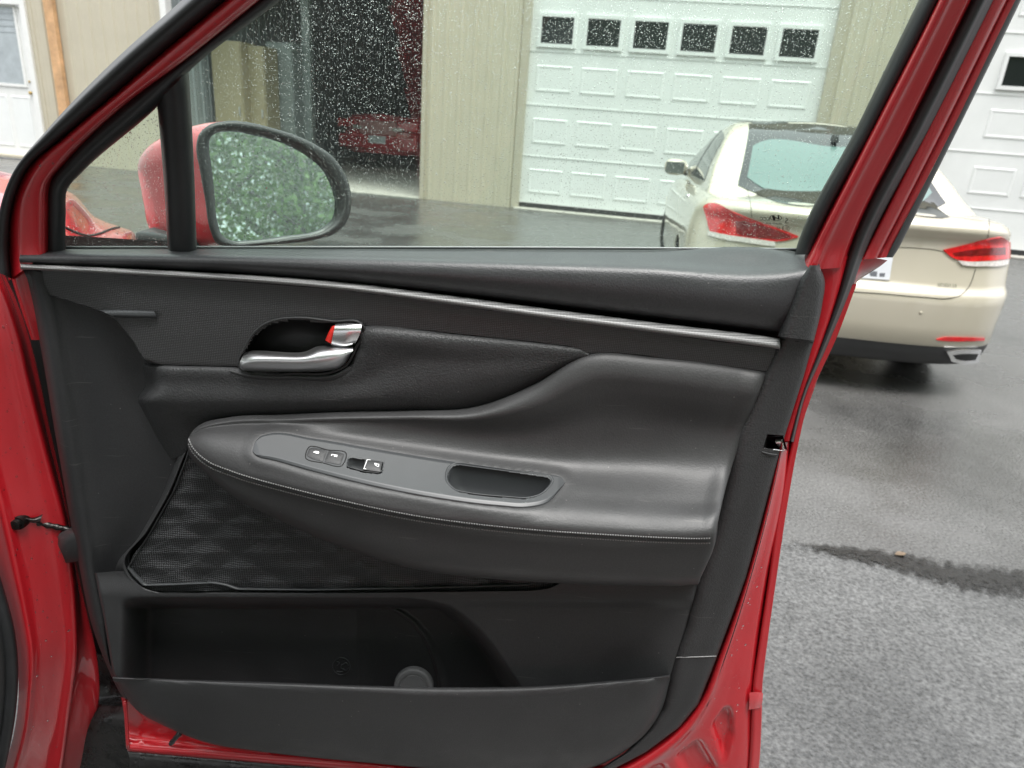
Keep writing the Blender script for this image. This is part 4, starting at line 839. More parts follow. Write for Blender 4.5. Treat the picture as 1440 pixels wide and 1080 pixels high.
icon('unlock_mark', plate, [[(470, 643), (475, 643.6), (474.5, 646.6), (470, 646.2)], [(466, 643.6), (467.2, 642.5), (471, 643), (470, 644), (467.6, 643.6), (467.2, 645), (466, 644.6)]], .0058)
def icon2(name, items, off):
    parts = []
    for poly in items:
        q = [HP(x, y)[0] + HP(x, y)[1] * off for x, y in poly]; parts.append((q, [tuple(range(len(q)))]))
    V, F = merge(parts); return obj(name, V, F, K['white_icon'], plate, smooth=False, face_cam=True)
icon2('window_mark', [[(526.5, 655.5), (530, 655.8), (530, 659.5), (527.5, 659)], [(530.4, 656.4), (533.4, 657), (533.2, 657.8), (530.4, 657.4)], [(532.4, 657.6), (533.4, 657.8), (533, 661), (532, 660.8)], [(529.6, 659.8), (533, 660.4), (532.6, 661.2), (530, 660.8)]], .0065)
icon2('rocker_outline', [[(516.6, 650), (521.5, 650.6), (521.4, 651.3), (517, 650.9)], [(516.2, 650), (517.3, 650.4), (512.8, 662.3), (511.4, 663)], [(511.4, 662.6), (515.5, 663.4), (515.3, 664.2), (511.2, 663.6)]], .0060)

# --- speaker grille with faceted relief
GL = [(266, 634), (263, 645), (246, 690), (216, 745), (184, 797), (203, 820), (215, 831)]
GR = [(275, 636), (300, 648), (378, 690), (505, 745), (692, 797), (775, 818), (790, 831)]
gl = cr(np.array(GL, float), 150); gr_ = cr(np.array(GR, float), 150); V = []
def tri(t): return 2 * abs(t - math.floor(t + .5))
for a, b in zip(gl, gr_):
    for i in range(300):
        x, y = a * (1 - i / 299) + b * (i / 299)
        r = (y - 620) / 21.0; ri = math.floor(r); fr_ = r - ri
        u = (x - .35 * y) / 58.0 + (.5 if ri % 2 else 0)
        dx = tri(u); h_ = max(0.0, 1 - abs(fr_ - .5) * 2 * .9 - dx * .9)
        h2 = tri((x + 1.6 * y) / 88.0) * .5 + tri((x - 1.9 * y) / 96.0) * .5
        V.append(D(x, y, -.003 + .0028 * h_ + .0048 * h2))
obj('speaker_grille', V, grid_faces(150, 300), K['grille'], suv, face_cam=True); grl = COL.objects[-1]
GRM = [(267, 632), (262, 646), (245, 690), (214, 745), (181, 797), (190, 809), (203.5, 822.5), (240, 821.5), (300, 819), (318, 822), (335, 828), (440, 829), (600, 826), (745, 821.5), (768, 811), (775, 806)]
loft('grille_rim', [XP(GRM, -.012), XP(GRM, .004), [(x - 1.2, y + 1.0, .0052) for x, y in GRM], [(x - 2.2, y + 1.8, .003) for x, y in GRM], [(x - 3.2, y + 2.6, -.004) for x, y in GRM]], K['gloss'], grl, nu=260, k=2, along='lin')
RIM2 = [(262, 634), (257, 646), (239, 690), (208, 745), (176, 797), (186, 815), (203, 828), (221, 833.5), (300, 834), (440, 834.5), (600, 833), (750, 830), (772, 827), (786, 821), (799, 812)]
loft('speaker_surround', [[(x + 7, y - 6, -.006) for x, y in RIM2], [(x + 1, y - 1, -.003) for x, y in RIM2], [(x, y, .006) for x, y in RIM2], [(x - 1.5, y + 1.5, .0065) for x, y in RIM2], [(x - 3, y + 3, .003) for x, y in RIM2], [(x - 7, y + 7, -.012) for x, y in RIM2], [(x - 14, y + 10, -.034) for x, y in RIM2]], K['plastic'], suv, nu=200, k=3)

# --- lower trim with the storage recess
def sstep(a, b, x):
    t = min(1, max(0, (x - a) / (b - a))); return t * t * (3 - 2 * t)
ARC = [(560, 838), (607, 845), (632, 853), (648, 863), (670, 882), (690, 905), (706, 928), (718, 947), (729, 962), (733, 975)]
ARI = [(505, 846), (522, 847), (540, 851), (560, 860), (579, 874), (594, 892), (604, 910), (611, 930), (617, 950), (620, 975)]
def xat(arc, y):
    ys = [p[1] for p in arc]; xs = [p[0] for p in arc]; return float(np.interp(y, ys, xs))
GX = np.arange(132, 1000, 2.0); GY = np.arange(806, 984, 2.0); V = []; FM = []
def lo_left(y): return float(np.interp(y, [806, 815, 863, 945, 984], [131, 134, 144, 158, 176]))
def lo_right(y): return float(np.interp(y, [806, 815, 880, 948, 984], [986, 983, 966, 946, 936]))
nx = 420
def y_top(x): return float(np.interp(x, [130, 165, 176, 188, 203, 221, 440, 750, 772, 786, 799, 990], [806, 803, 803, 816, 829, 834, 835, 831, 828, 822, 812, 812]))
for y_ in GY:
    a, b = lo_left(y_), lo_right(y_)
    for i in range(nx):
        x = a + (b - a) * i / (nx - 1); y = y_top(x) + (y_ - 806) / 178 * (984 - y_top(x))
        wf = .004 + .006 * sstep(806, 838, y) - .006 * sstep(842, 858, y) * sstep(560, 700, x)
        m_ = sstep(168, 215, x) * sstep(839, 856, y)
        xa = xat(ARC, y); m_ *= 1 - sstep(xa - 22, xa + 3, x)
        dep = .075
        xi = xat(ARI, y)
        if y > 848 and x > 503: dep += .010 * sstep(494, 530, x) * (1 - sstep(xi - 4, xi + 1, x)) + .012 * sstep(xi - 6, xi + 14, x)
        e = min(i, nx - 1 - i)
        w = wf - dep * m_ - (.02 if e == 0 else (.004 if e == 1 else 0))
        V.append(D(x, y, w))
obj('lower_trim', V, grid_faces(len(GY), nx), K['plastic'], suv, face_cam=True); lower = COL.objects[-1]
# moulded round emblem and the pale disc at the bottle holder
def ringtube(name, px, py, rp, w, r, mtl, par, ys=1.0):
    tube(name, [D(px + rp * math.cos(q), py + rp * ys * math.sin(q), w) for q in np.linspace(0, 2 * math.pi, 40, endpoint=False)], r, mtl, par, 6, closed=True)
WE = -.0625
ringtube('emblem_ring', 480, 937, 12.2, WE, .0007, K['gloss'], lower, .98)
for pts in ([(473, 930), (477, 932), (474, 936)], [(481, 935), (487, 932), (490, 936)], [(482, 940), (486, 943), (490, 939)], [(481, 934), (479.5, 939), (483, 942)], [(473, 944), (478, 945), (482, 944)]):
    tube('emblem_stroke', cr([D(x, y, WE) for x, y in pts], 8), .0007, K['gloss'], lower, 6)
cy = []; c = D(581, 969, -.028)
V, F = lathe([(.008, .0295), (.003, .0295), (.001, .0285), (0, .0268), (0, .0225), (.0015, .0218), (.0015, .0205), (.0005, .0200), (.0005, .001)], 48)
obj('bottle_holder_disc', [(c[0] + y, c[1] + a + z * .25, c[2] + z) for a, y, z in V], F, mat('grey_moulded_plastic', (.11, .11, .112), .5, var=.1), suv, sharp=40)
# --- pocket front wall
PR = [(159, 953), (185, 954.5), (231, 956), (289, 958), (361, 960), (520, 965.5), (650, 968), (760, 966), (830, 961), (879, 957), (912, 954), (930, 952), (942, 950)]
PF = [(161, 956), (195, 1001), (231, 1021), (289, 1044), (361, 1056), (520, 1073), (650, 1084), (760, 1087), (830, 1081), (879, 1056), (912, 1027), (931, 997), (943, 955)]
def LP(t, w): return [(p[0] * (1 - t) + q[0] * t, p[1] * (1 - t) + q[1] * t, w + (-.022 if i in (0, 12) else (-.008 if i in (1, 11) else 0))) for i, (p, q) in enumerate(zip(PR, PF))]
loft('door_pocket', [[(x, y + 3 + 37 * math.sin(math.pi * i_ / 12) ** .5, .0) for i_, (x, y) in enumerate(PR)], sh(PR, 0, 3, .028), sh(PR, 0, -1.5, .034), sh(PR, 0, .5, .042), LP(.03, .045), LP(.12, .044), LP(.5, .036), LP(.85, .024), LP(.97, .014), LP(1.0, -.01)], K['plastic'], suv, nu=200, k=4)
# --- rear column: cap, middle, foot, separated by thin seams
CL = [(1141, 373), (1131, 392), (1118, 428), (1102, 474), (1097, 482), (1078, 524), (1039, 613), (1020, 695), (1007, 744), (984, 815), (968, 880), (951, 924), (946, 946), (934, 997), (915, 1027), (882, 1058), (835, 1088)]
CRr = [(1151, 373), (1159, 390), (1156, 430), (1145, 479), (1143, 484), (1131, 527), (1104, 612), (1084, 683), (1070, 736), (1049, 812), (1028, 870), (1009, 921), (1002, 940), (982, 990), (955, 1023), (908, 1058), (850, 1088)]
def colpiece(name, i0, i1, mtl, holes=(), d0=(0, 0)):
    a = CL[i0:i1]; b = CRr[i0:i1]
    def cv(t, w): return [(p[0] * (1 - t) + q[0] * t, p[1] * (1 - t) + q[1] * t, w) for p, q in zip(a, b)]
    return loft(name, [cv(-.12, -.02), cv(.0, .0035), cv(.08, .0065), cv(.5, .007), cv(.9, .004), cv(.985, -.002), cv(1.0, -.014)], mtl, suv, nu=50, k=4, along='lin', holes=holes)
capw = lambda L_, dw: [(x, y, w + dw) for x, y, w in L_]
a = CL[:4]; b = CRr[:4]
def cv(t, w): return [(p[0] * (1 - t) + q[0] * t, p[1] * (1 - t) + q[1] * t, w) for p, q in zip(a, b)]
loft('rear_pad_cap', [cv(-.2, .004), cv(.0, .021), cv(.12, .0235), cv(.5, .022), cv(.85, .016), cv(.97, .006), cv(1.0, -.014)], K['grain'], suv, nu=40, k=4, post=None)
LATCH = [(1076, 633), (1079, 614), (1100, 614), (1106, 634)]
colpiece('rear_column', 3, 12, K['grain'], holes=[LATCH])
colpiece('rear_column_foot', 11, 17, K['plastic'])
tube('column_seam', [D(951, 924.5, .0072), D(966, 924.2, .0080), D(980, 923.8, .0080), D(995, 923.2, .0065), D(1007, 922.6, .0040)], .0007, mat('pale_seam_edge', (.25, .25, .25), .5), suv, 6)
tube('cap_seam', [D(1099, 477.5, .006), D(1120, 480, .007), D(1143, 482, .003)], .0007, K['seam'], suv, 6)
# latch opening through the shut face
loft('latch_pocket', [[(1075, 634, .004), (1078, 613, .004), (1101, 613, .001), (1108, 634, -.004)], [(1077, 632, -.02), (1080, 616, -.02), (1100, 616, -.02), (1105, 632, -.02)], [(1090, 624, -.04), (1090, 624, -.04), (1091, 624, -.04), (1091, 624, -.04)]], K['cup'], suv, nu=24, k=3, along='lin', across='lin')
lat = COL.objects[-1]
tube('latch_edge', [D(1074, 630.5, .006), D(1090, 632.5, .005), D(1103, 634, -.002), D(1099, 617, -.004)], .0008, K['bright'], lat, 6)
loft('latch_claw', [[(1090, 617, -.012), (1098, 616.5, -.01)], [(1090, 620, -.008), (1100, 620, -.006)], [(1096, 630, -.008), (1103, 631, -.006)]], K['chrome'], lat, nu=6, k=2, along='lin')
loft('latch_ledge', [[(1072, 634, -.002), (1082, 637, -.002), (1093, 638.5, -.004)], [(1072, 635.5, .008), (1082, 638.5, .0085), (1093, 640, .006)], [(1073, 638, .007), (1083, 641, .0075), (1092, 642, .005)]], K['plastic'], suv, nu=10, k=3)

# --- glass panes with rain on the outer face
GW = -.050
def pane(name, top, bot, nu, nv, th=.004):
    T_, B_ = lin(np.array(top, float), nu), lin(np.array(bot, float), nu); V = []
    for dw in (0, -th):
        for j in range(nv):
            for i in range(nu):
                s = j / (nv - 1); q = T_[i] * (1 - s) + B_[i] * s; V.append(D(q[0], q[1], GW + dw))
    n = nu * nv; F = grid_faces(nv, nu) + [tuple(reversed(f)) for f in grid_faces(nv, nu, n)]
    ring = [i for i in range(nu)] + [j * nu + nu - 1 for j in range(1, nv)] + [(nv - 1) * nu + i for i in range(nu - 2, -1, -1)] + [j * nu for j in range(nv - 2, 0, -1)]
    for i in range(len(ring)): a_, b_ = ring[i], ring[(i + 1) % len(ring)]; F.append((a_, n + a_, n + b_, b_))
    return obj(name, V, F, K['glass'], suv, smooth=False)
main_glass = pane('window_glass', [(258, 96), (330, 42), (440, -50), (1330, -50)], [(270, 356), (560, 356), (840, 356), (1126, 356)], 14, 8)
quarter = pane('quarter_glass', [(85, 272), (105, 242), (227, 140)], [(85, 356), (150, 356), (242, 356)], 6, 5)
def drops(name, poly, n, par, rmin, rmax, surf=None, size_pow=3.0, streak=.04):
    pa = np.array(poly, float); P = []; nseg = 6
    Q = RNG.uniform(pa.min(0), pa.max(0), (n * 3, 2)); Q = Q[inpoly_np(Q, pa)][:n]; n = len(Q)
    for x, y in Q:
        if surf: p, nrm, ax, ay = surf(x, y)
        else:
            p = D(x, y, GW - .0041); ax = np.array([1., 0, 0]); ay = np.array([0, -.24, .97]); nrm = np.array([0, .97, .24])
        P.append((p, nrm, ax, ay))
    P = np.array(P); C_, Nn, Ax, Ay = (P[:, k_][:, None, :] for k_ in range(4))
    r = (rmin + (rmax - rmin) * RNG.random(n) ** size_pow)[:, None]; el = RNG.uniform(.85, 1.2, (n, 1)) * np.where(RNG.random((n, 1)) < streak, RNG.uniform(1.3, 2.0, (n, 1)), 1)
    q = RNG.uniform(0, 6.28, (n, 1)) + np.arange(nseg)[None] * 2 * math.pi / nseg; wob = RNG.uniform(.85, 1.15, (n, nseg)); V = []
    for rr, hh in ((1.0, 0.0), (.66, .22)):
        V.append(C_ + Ax * (r * rr * wob * np.cos(q))[..., None] + Ay * (r * rr * wob * el * np.sin(q))[..., None] + Nn * (r * hh)[..., None])
    V.append(C_ + Nn * (r * .31)[..., None]); V = np.concatenate(V, 1).reshape(-1, 3)
    t = [(j_, (j_ + 1) % nseg, nseg + (j_ + 1) % nseg, nseg + j_) for j_ in range(nseg)]; u = [(nseg + j_, nseg + (j_ + 1) % nseg, 2 * nseg) for j_ in range(nseg)]
    k_ = 2 * nseg + 1; off = (np.arange(n) * k_)[:, None, None]
    F = (np.array(t)[None] + off).reshape(-1, 4).tolist() + (np.array(u)[None] + off).reshape(-1, 3).tolist() + (np.array([list(range(nseg))[::-1]])[None] + off).reshape(-1, nseg).tolist()
    return obj(name, V, F, K['drop'], par, kind='stuff')
drops('raindrops', [(395, 0), (440, -40), (1312, -40), (1121, 347), (275, 347), (263, 103)], 56000, main_glass, .00015, .00055, size_pow=3.0)
drops('raindrops', [(223, 147), (110, 247), (95, 263), (92, 347), (238, 347)], 4000, quarter, .00016, .00062, size_pow=3.0)
def bead_surf(o):
    bv = bvh_of(o)
    def f(x, y):
        p, n_ = hit(bv, x, y); ax = np.cross(n_, [0, 0, 1.]); ax /= np.linalg.norm(ax) + 1e-9; return p, n_, ax, np.cross(ax, n_)
    return f
for nm, poly, n_ in (('hinge_pillar', [(5, 420), (30, 500), (75, 690), (100, 800), (105, 930), (85, 1060), (40, 1060), (45, 900), (20, 800), (2, 700)], 190), ('lower_shut_face', [(1088, 700), (1070, 810), (1045, 930), (1030, 1060), (960, 1050), (1010, 960), (1050, 830)], 130),
                     ('front_window_frame', [(330, 0), (355, 0), (160, 150), (85, 222), (62, 250), (25, 300), (40, 245), (130, 165)], 90), ('front_wing', [(95, 285), (120, 300), (150, 318), (180, 330), (170, 340), (95, 340)], 130)):
    src_ = [c_ for c_ in suv.children if c_.name == nm][0]; drops('raindrops', poly, n_, src_, .0004, .0016, surf=bead_surf(src_), size_pow=2.5)
# printed maker's mark on the inside of the glass, read from outside
def text_mesh(body, size):
    cu = bpy.data.curves.new('t', 'FONT'); cu.body = body; cu.size = size; cu.align_x = 'CENTER'; cu.align_y = 'CENTER'
    o = bpy.data.objects.new('t', cu); COL.objects.link(o); dg = bpy.context.evaluated_depsgraph_get(); me = bpy.data.meshes.new_from_object(o.evaluated_get(dg)); bpy.data.objects.remove(o)
    V = [tuple(v.co) for v in me.vertices]; F = [tuple(p.vertices) for p in me.polygons]; return V, F
def glass_text(name, body, px, py, hpx, sx=1.0):
    V, F = text_mesh(body, hpx * 1.35); W_ = []
    for x, y, z in V: W_.append(D(px - x * sx, py - y + x * -.04, GW + .0006))
    return obj(name, W_, F, K['print'], main_glass, smooth=False)
glass_text('glass_mark', 'KCC', 1075.5, 308, 5.2)
glass_text('glass_mark', '43R-00156 AS2 M17', 1087, 314.5, 2.2)
glass_text('glass_mark', 'S', 1106, 311, 7.5)
glass_text('glass_mark', '13', 1103, 321.5, 3.4); glass_text('glass_mark', 'E', 1106.5, 321.5, 4.2); glass_text('glass_mark', '43', 1095, 320.5, 3.6)
def flat_ring(cx, cy, rx, ry, t, n=40):
    V = [D(cx + rx * k_ * math.cos(q), cy + (ry * math.sin(q)) * k_ + .04 * rx * math.cos(q), GW + .0006) for k_ in (1, 1 - t) for q in np.linspace(0, 2 * math.pi, n, endpoint=False)]
    return V, [(i, (i + 1) % n, n + (i + 1) % n, n + i) for i in range(n)]
V, F = flat_ring(1091, 306.3, 8.6, 4.4, .12); obj('glass_emblem', V, F, K['print'], main_glass, smooth=False)
Hp = [[(1085.4, 303.3), (1089.2, 303.0), (1090.6, 309.8), (1087.2, 309.6)], [(1093.6, 302.6), (1095.4, 302.9), (1096.4, 308.6), (1093.6, 308.6)], [(1088.6, 305.0), (1094.4, 306.4), (1094.8, 307.8), (1089.2, 306.8)]]
V, F = merge([([D(x, y, GW + .0007) for x, y in q], [(0, 1, 2, 3)]) for q in Hp]); obj('glass_emblem', V, F, K['print'], main_glass, smooth=False)
V, F = flat_ring(1105, 321.3, 5.2, 4.2, .13); obj('glass_mark', V, F, K['print'], main_glass, smooth=False)

# --- side mirror outside the glass
MN = np.array([math.sin(math.radians(33)), -math.cos(math.radians(33)), .17]); MN /= np.linalg.norm(MN)
MP = deep(385, 262, -.24)
def MPt(px, py, o=0.0): return on_plane(px, py, MP + MN * o, MN)
BZ = [(276, 205), (279, 190), (290, 178), (320, 170), (350, 172), (383, 180), (415, 190), (443, 203), (468, 220), (484, 242), (493, 268), (494, 290), (486, 315), (472, 328), (440, 338), (380, 344), (325, 347), (305, 343), (296, 325), (288, 280), (281, 240)]
MGp = [(294, 205), (296, 193), (306, 186), (322, 184), (360, 190), (400, 201), (432, 218), (455, 238), (468, 264), (473, 285), (468, 309), (455, 320), (400, 332), (350, 338), (325, 338), (312, 330), (306, 312), (301, 265), (297, 230)]
bz = cr(np.array(BZ, float), 90, closed=True); mg = cr(np.array(MGp, float), 90, closed=True)
k0 = np.argmin(((mg - bz[0])**2).sum(1)); mg = np.roll(mg, -k0, 0)
mir = None
R = [np.array([MPt(x, y, -.03) for x, y in bz]), np.array([MPt(x, y, .0) for x, y in bz]), np.array([MPt(*(q * .8 + p * .2), .008) for p, q in zip(mg, bz)]), np.array([MPt(*(q * .35 + p * .65), .006) for p, q in zip(mg, bz)]), np.array([MPt(*p, -.006) for p in mg]), np.array([MPt(*p, -.02) for p in mg])]
K['bezel'] = mat('black_textured_plastic', (.02, .021, .022), .42, bump=('noise', 700, .3, .0008))
mir = obj('side_mirror', np.vstack(R), grid_faces(6, 90, closed=True), K['bezel'], suv, face_cam=True)
mc = mg.mean(0); R = [np.array([MPt(*((p - mc) * s + mc), -.010) for p in mg]) for s in (1.02, .66, .33, .01)]
obj('mirror_glass', np.vstack(R), grid_faces(4, 90, closed=True), K['mirror'], mir, smooth=False, face_cam=True)
def msurf(x, y):
    p = MPt(x, y, -.0095); ax = np.cross(MN, [0, 0, 1.]); ax /= np.linalg.norm(ax); return p, MN, ax, np.cross(ax, MN) * -1
drops('raindrops', [tuple(p) for p in (mg - mc) * .97 + mc], 520, mir, .0003, .0009, surf=msurf, size_pow=2.5)
bc_ = bz.mean(0); ctr = np.mean([MPt(x, y) for x, y in bz], 0)
def hring(o, s, dx, dy, dz=0):
    out = []
    for x, y in bz:
        p = MPt(x, y); out.append(ctr + (p - ctr) * s - MN * o + np.array([dx, dy, dz]))
    return np.array(out)
R = [hring(.0, .995, 0, 0), hring(.012, 1.005, -.008, 0), hring(.04, .96, -.048, .0, -.006), hring(.07, .86, -.084, .0, -.012), hring(.092, .70, -.106, .0, -.016), hring(.106, .45, -.120, 0, -.018), hring(.112, .02, -.125, 0, -.02)]
Rs = np.array(R); Rs = np.stack([cr(Rs[:, j], 25) for j in range(90)], 1)
obj('mirror_shell', Rs.reshape(-1, 3), grid_faces(25, 90, closed=True), K['red'], mir)
V, F = box_geo(-.035, .06, -.04, .04, -.020, .016, .010); b0 = deep(238, 338, -.24)
obj('mirror_foot', [(b0[0] + x, b0[1] + y + x * -.2, b0[2] + z) for x, y, z in V], F, K['bezel'], mir)

# --- rest of the car beside the photographer: pillar, roof, dashboard end, rear door (outside the picture, added to block light)
HG = np.array([-.66, .86]); RD = np.array([.34, -.94]); LD = np.array([-.94, -.34])
def CP(r, l, z): q = HG + RD * r + LD * l; return np.array([q[0], q[1], z])
tube('unseen_pillar', cr([CP(-.25, .10, 1.08), CP(.15, .18, 1.36), CP(.6, .28, 1.60), CP(1.0, .32, 1.67), CP(2.0, .34, 1.70), CP(2.9, .32, 1.64)], 40), .045, K['plastic'], suv, 12)
loft('headliner', [[tuple(CP(r_, l, z - .035)) for l, z in ((.28, 1.60 + dz), (.7, 1.66 + dz), (1.1, 1.66 + dz), (1.52, 1.60 + dz))] for r_, dz in ((.68, 0), (1.6, .08), (2.88, .03))], mat('grey_headliner', (.20, .20, .20), .9), suv, nu=16, k=6, to3=lambda *p: np.array(p))
loft('unseen_roof_panel', [[tuple(CP(.65, l, z)) for l, z in ((.26, 1.60), (.7, 1.66), (1.1, 1.66), (1.55, 1.60))], [tuple(CP(1.6, l, z)) for l, z in ((.30, 1.69), (.7, 1.74), (1.1, 1.74), (1.52, 1.69))], [tuple(CP(2.9, l, z)) for l, z in ((.30, 1.64), (.7, 1.69), (1.1, 1.69), (1.52, 1.64))]], K['red'], suv, nu=16, k=6, to3=lambda *p: np.array(p))
loft('dashboard', [[tuple(CP(r, .12, z)) for r, z in ((-.3, .95), (-.1, 1.08), (.12, 1.05), (.2, .95), (.15, .70), (-.1, .45))], [tuple(CP(r, .7, z)) for r, z in ((-.3, .97), (-.1, 1.10), (.14, 1.06), (.22, .95), (.17, .70), (-.1, .45))], [tuple(CP(r, 1.5, z)) for r, z in ((-.3, .95), (-.1, 1.08), (.12, 1.05), (.2, .95), (.15, .70), (-.1, .45))]], K['plastic'], suv, nu=30, k=4, to3=lambda *p: np.array(p))
loft('unseen_rear_side', [[tuple(CP(r, l, .32)) for r, l in ((1.15, .04), (2.0, .0), (3.4, .06))], [tuple(CP(r, l, .7)) for r, l in ((1.15, .0), (2.0, -.04), (3.4, .02))], [tuple(CP(r, l, 1.05)) for r, l in ((1.15, .08), (2.0, .04), (3.4, .08))]], K['red'], suv, nu=16, k=6, to3=lambda *p: np.array(p))
loft('sill', [[tuple(CP(r, .06, .14)) for r in (.1, .6, 1.2)], [tuple(CP(r, .0, .20)) for r in (.1, .6, 1.2)], [tuple(CP(r, .10, .28)) for r in (.1, .6, 1.2)], [tuple(CP(r, .22, .26)) for r in (.1, .6, 1.2)]], K['mud'], suv, nu=10, k=4, to3=lambda *p: np.array(p))

# ------------------------------------------------------------------ champagne saloon in front of the overhead door
K['champagne'] = mat('champagne_car_paint', (.53, .485, .39), .38, .1, coat=1.0, var=.02, varscale=3)
K['black_glass'] = mat('dark_car_glass', (.012, .014, .015), .04)
K['green_glass'] = mat('wet_sky_reflecting_glass', (.10, .165, .152), .18)  # wet glass with the reflected sky put into its pale green
K['tail_red'] = mat('red_lamp_lens', (.60, .012, .016), .12, coat=1, var=.35, varscale=30)
K['tail_dark'] = mat('dark_red_lamp_lens', (.16, .004, .008), .12, coat=1, var=.4, varscale=30)
K['tail_white'] = mat('clear_lamp_lens', (.62, .58, .55), .15, coat=1, var=.3, varscale=60)
K['mirror_grey'] = mat('wet_mirror_pane', (.20, .23, .23), .3, .6)
K['tyre'] = mat('tyre_rubber', (.015, .015, .016), .6, bump=('noise', 120, .3, .003))
K['rim'] = mat('silver_wheel', (.45, .45, .46), .3, .9)
K['plate'] = mat('white_plate', (.72, .74, .78), .3)
CYAW = math.radians(8.2)
sedan = tag(empty('saloon_car', (1.96, 4.12, 0), -CYAW), 'champagne saloon car parked facing the white overhead door', 'car')
SM = Matrix.LocRotScale(sedan.location, sedan.rotation_euler, None)
def zs(l): return float(np.interp(l, [0, .3, .9, 1.6, 2.4, 3.3, 4.0, 4.6, 4.95], [1.05, 1.055, 1.05, 1.03, 1.00, .97, .92, .83, .70]))
LV = [(.21, .88, .06), (.225, .905, .03), (.31, .922, .016), (.335, .925, .012), (.35, .925, .002), (.45, .925, .0), (.58, .935, .0), (.635, .938, .006), (.655, .938, .022), (.675, .937, .048), (.70, .936, .058), (.80, .93, .075), (.88, .918, .092), (.935, .905, .100), (.955, .90, .094), (.985, .885, .068), (1.015, .86, .062), (1.035, .83, .085), (1.046, .79, .14), (1.05, .76, .19)]
LEN = 4.95; ZB = .21
def outline(W, xr, xf, Lr=.55, p=3.0, Lf=.9, pf=2.4):
    P = []
    for q in np.linspace(0, math.pi / 2, 22): P.append((xr + Lr * (1 - math.cos(q) ** (2 / p)), W * math.sin(q) ** (2 / p)))
    for t in np.linspace(0, 1, 42)[1:-1]: l = xr + Lr + (xf - Lf - xr - Lr) * t; P.append((l, W * (1 + .012 * math.sin(t * math.pi))))
    for q in np.linspace(math.pi / 2, 0, 16): P.append((xf - Lf * (1 - max(0, math.cos(q)) ** (2 / pf)), W * math.sin(q) ** (2 / pf)))
    return P
rows = []
for z, W, xr in LV:
    P = outline(W * 1.045, xr, LEN - .1 - .15 * abs((z - .5) / .5) ** 2); r = []
    for l, w in P:
        zz = ZB + (z - ZB) / (1.05 - ZB) * (zs(l) - ZB)
        r.append((w, l, zz))
    rows.append(r)
nP = len(rows[0]); full = [r + [(-x, y, z) for x, y, z in reversed(r[1:-1])] for r in rows]
def arch(v):                                     # wheel arches: lift the skirt over the wheels
    x, l, z = v
    for cx in (1.02, 3.95):
        d = abs(l - cx)
        if d < .39 and abs(x) > .5:
            top = .33 + math.sqrt(max(0, .39**2 - d * d)) * .98
            if z < top: z = top
    return (x, l, z)
full = [[arch(v) for v in r] for r in full]
nF = len(full[0]); SPLIT = 3
allV = [v for r in full for v in r]; allF = grid_faces(len(full), nF, closed=True)
lowV = [v for r in full[:SPLIT + 1] for v in r]; lowF = grid_faces(SPLIT + 1, nF, closed=True)
obj('lower_bumper', lowV, lowF, K['plastic'], sedan, local=True); lowb = COL.objects[-1]
upV = [v for r in full[SPLIT:] for v in r]; upF = grid_faces(len(full) - SPLIT, nF, closed=True)
top = rows[-1]; base = len(upV); NC = 14
for i in range(nP):
    x, l, z = top[i]
    for j in range(NC + 1):
        y = x * (1 - 2 * j / NC); upV.append((y, l, z + .016 * (1 - (1 - 2 * j / NC) ** 2) * min(1, x / .5)))
upF += [tuple(base + q for q in f) for f in grid_faces(nP, NC + 1)]
body = obj('car_body', upV, upF, K['champagne'], sedan, local=True, sharp=60)
GLV = [(1.00, .84, .50, 4.00), (1.06, .825, .64, 3.78), (1.12, .805, .80, 3.55), (1.20, .78, .96, 3.30), (1.30, .735, 1.17, 3.00), (1.39, .69, 1.38, 2.74), (1.455, .645, 1.55, 2.58), (1.495, .60, 1.68, 2.46), (1.515, .54, 1.80, 2.34)]
gr2 = []
for z, W, a_, b_ in GLV: gr2.append([(w, l, z) for l, w in outline(W * 1.03, a_, b_, .22, 2.8, .4, 2.6)])
gf = [r + [(-x, y, z) for x, y, z in reversed(r[1:-1])] for r in gr2]; G3 = np.array(gf); G3 = np.stack([cr(G3[:, j], 33) for j in range(G3.shape[1])], 1)
V = [tuple(v) for v in G3.reshape(-1, 3)]; F = grid_faces(33, G3.shape[1], closed=True); base = len(V); top = gr2[-1]
for i in range(nP):
    x, l, z = top[i]
    for j in range(NC + 1): V.append((x * (1 - 2 * j / NC), l, z + .028 * (1 - (1 - 2 * j / NC) ** 2) * min(1, x / .3)))
F += [tuple(base + q for q in f) for f in grid_faces(nP, NC + 1)]
cabin = obj('cabin', V, F, K['champagne'], sedan, local=True, sharp=60)
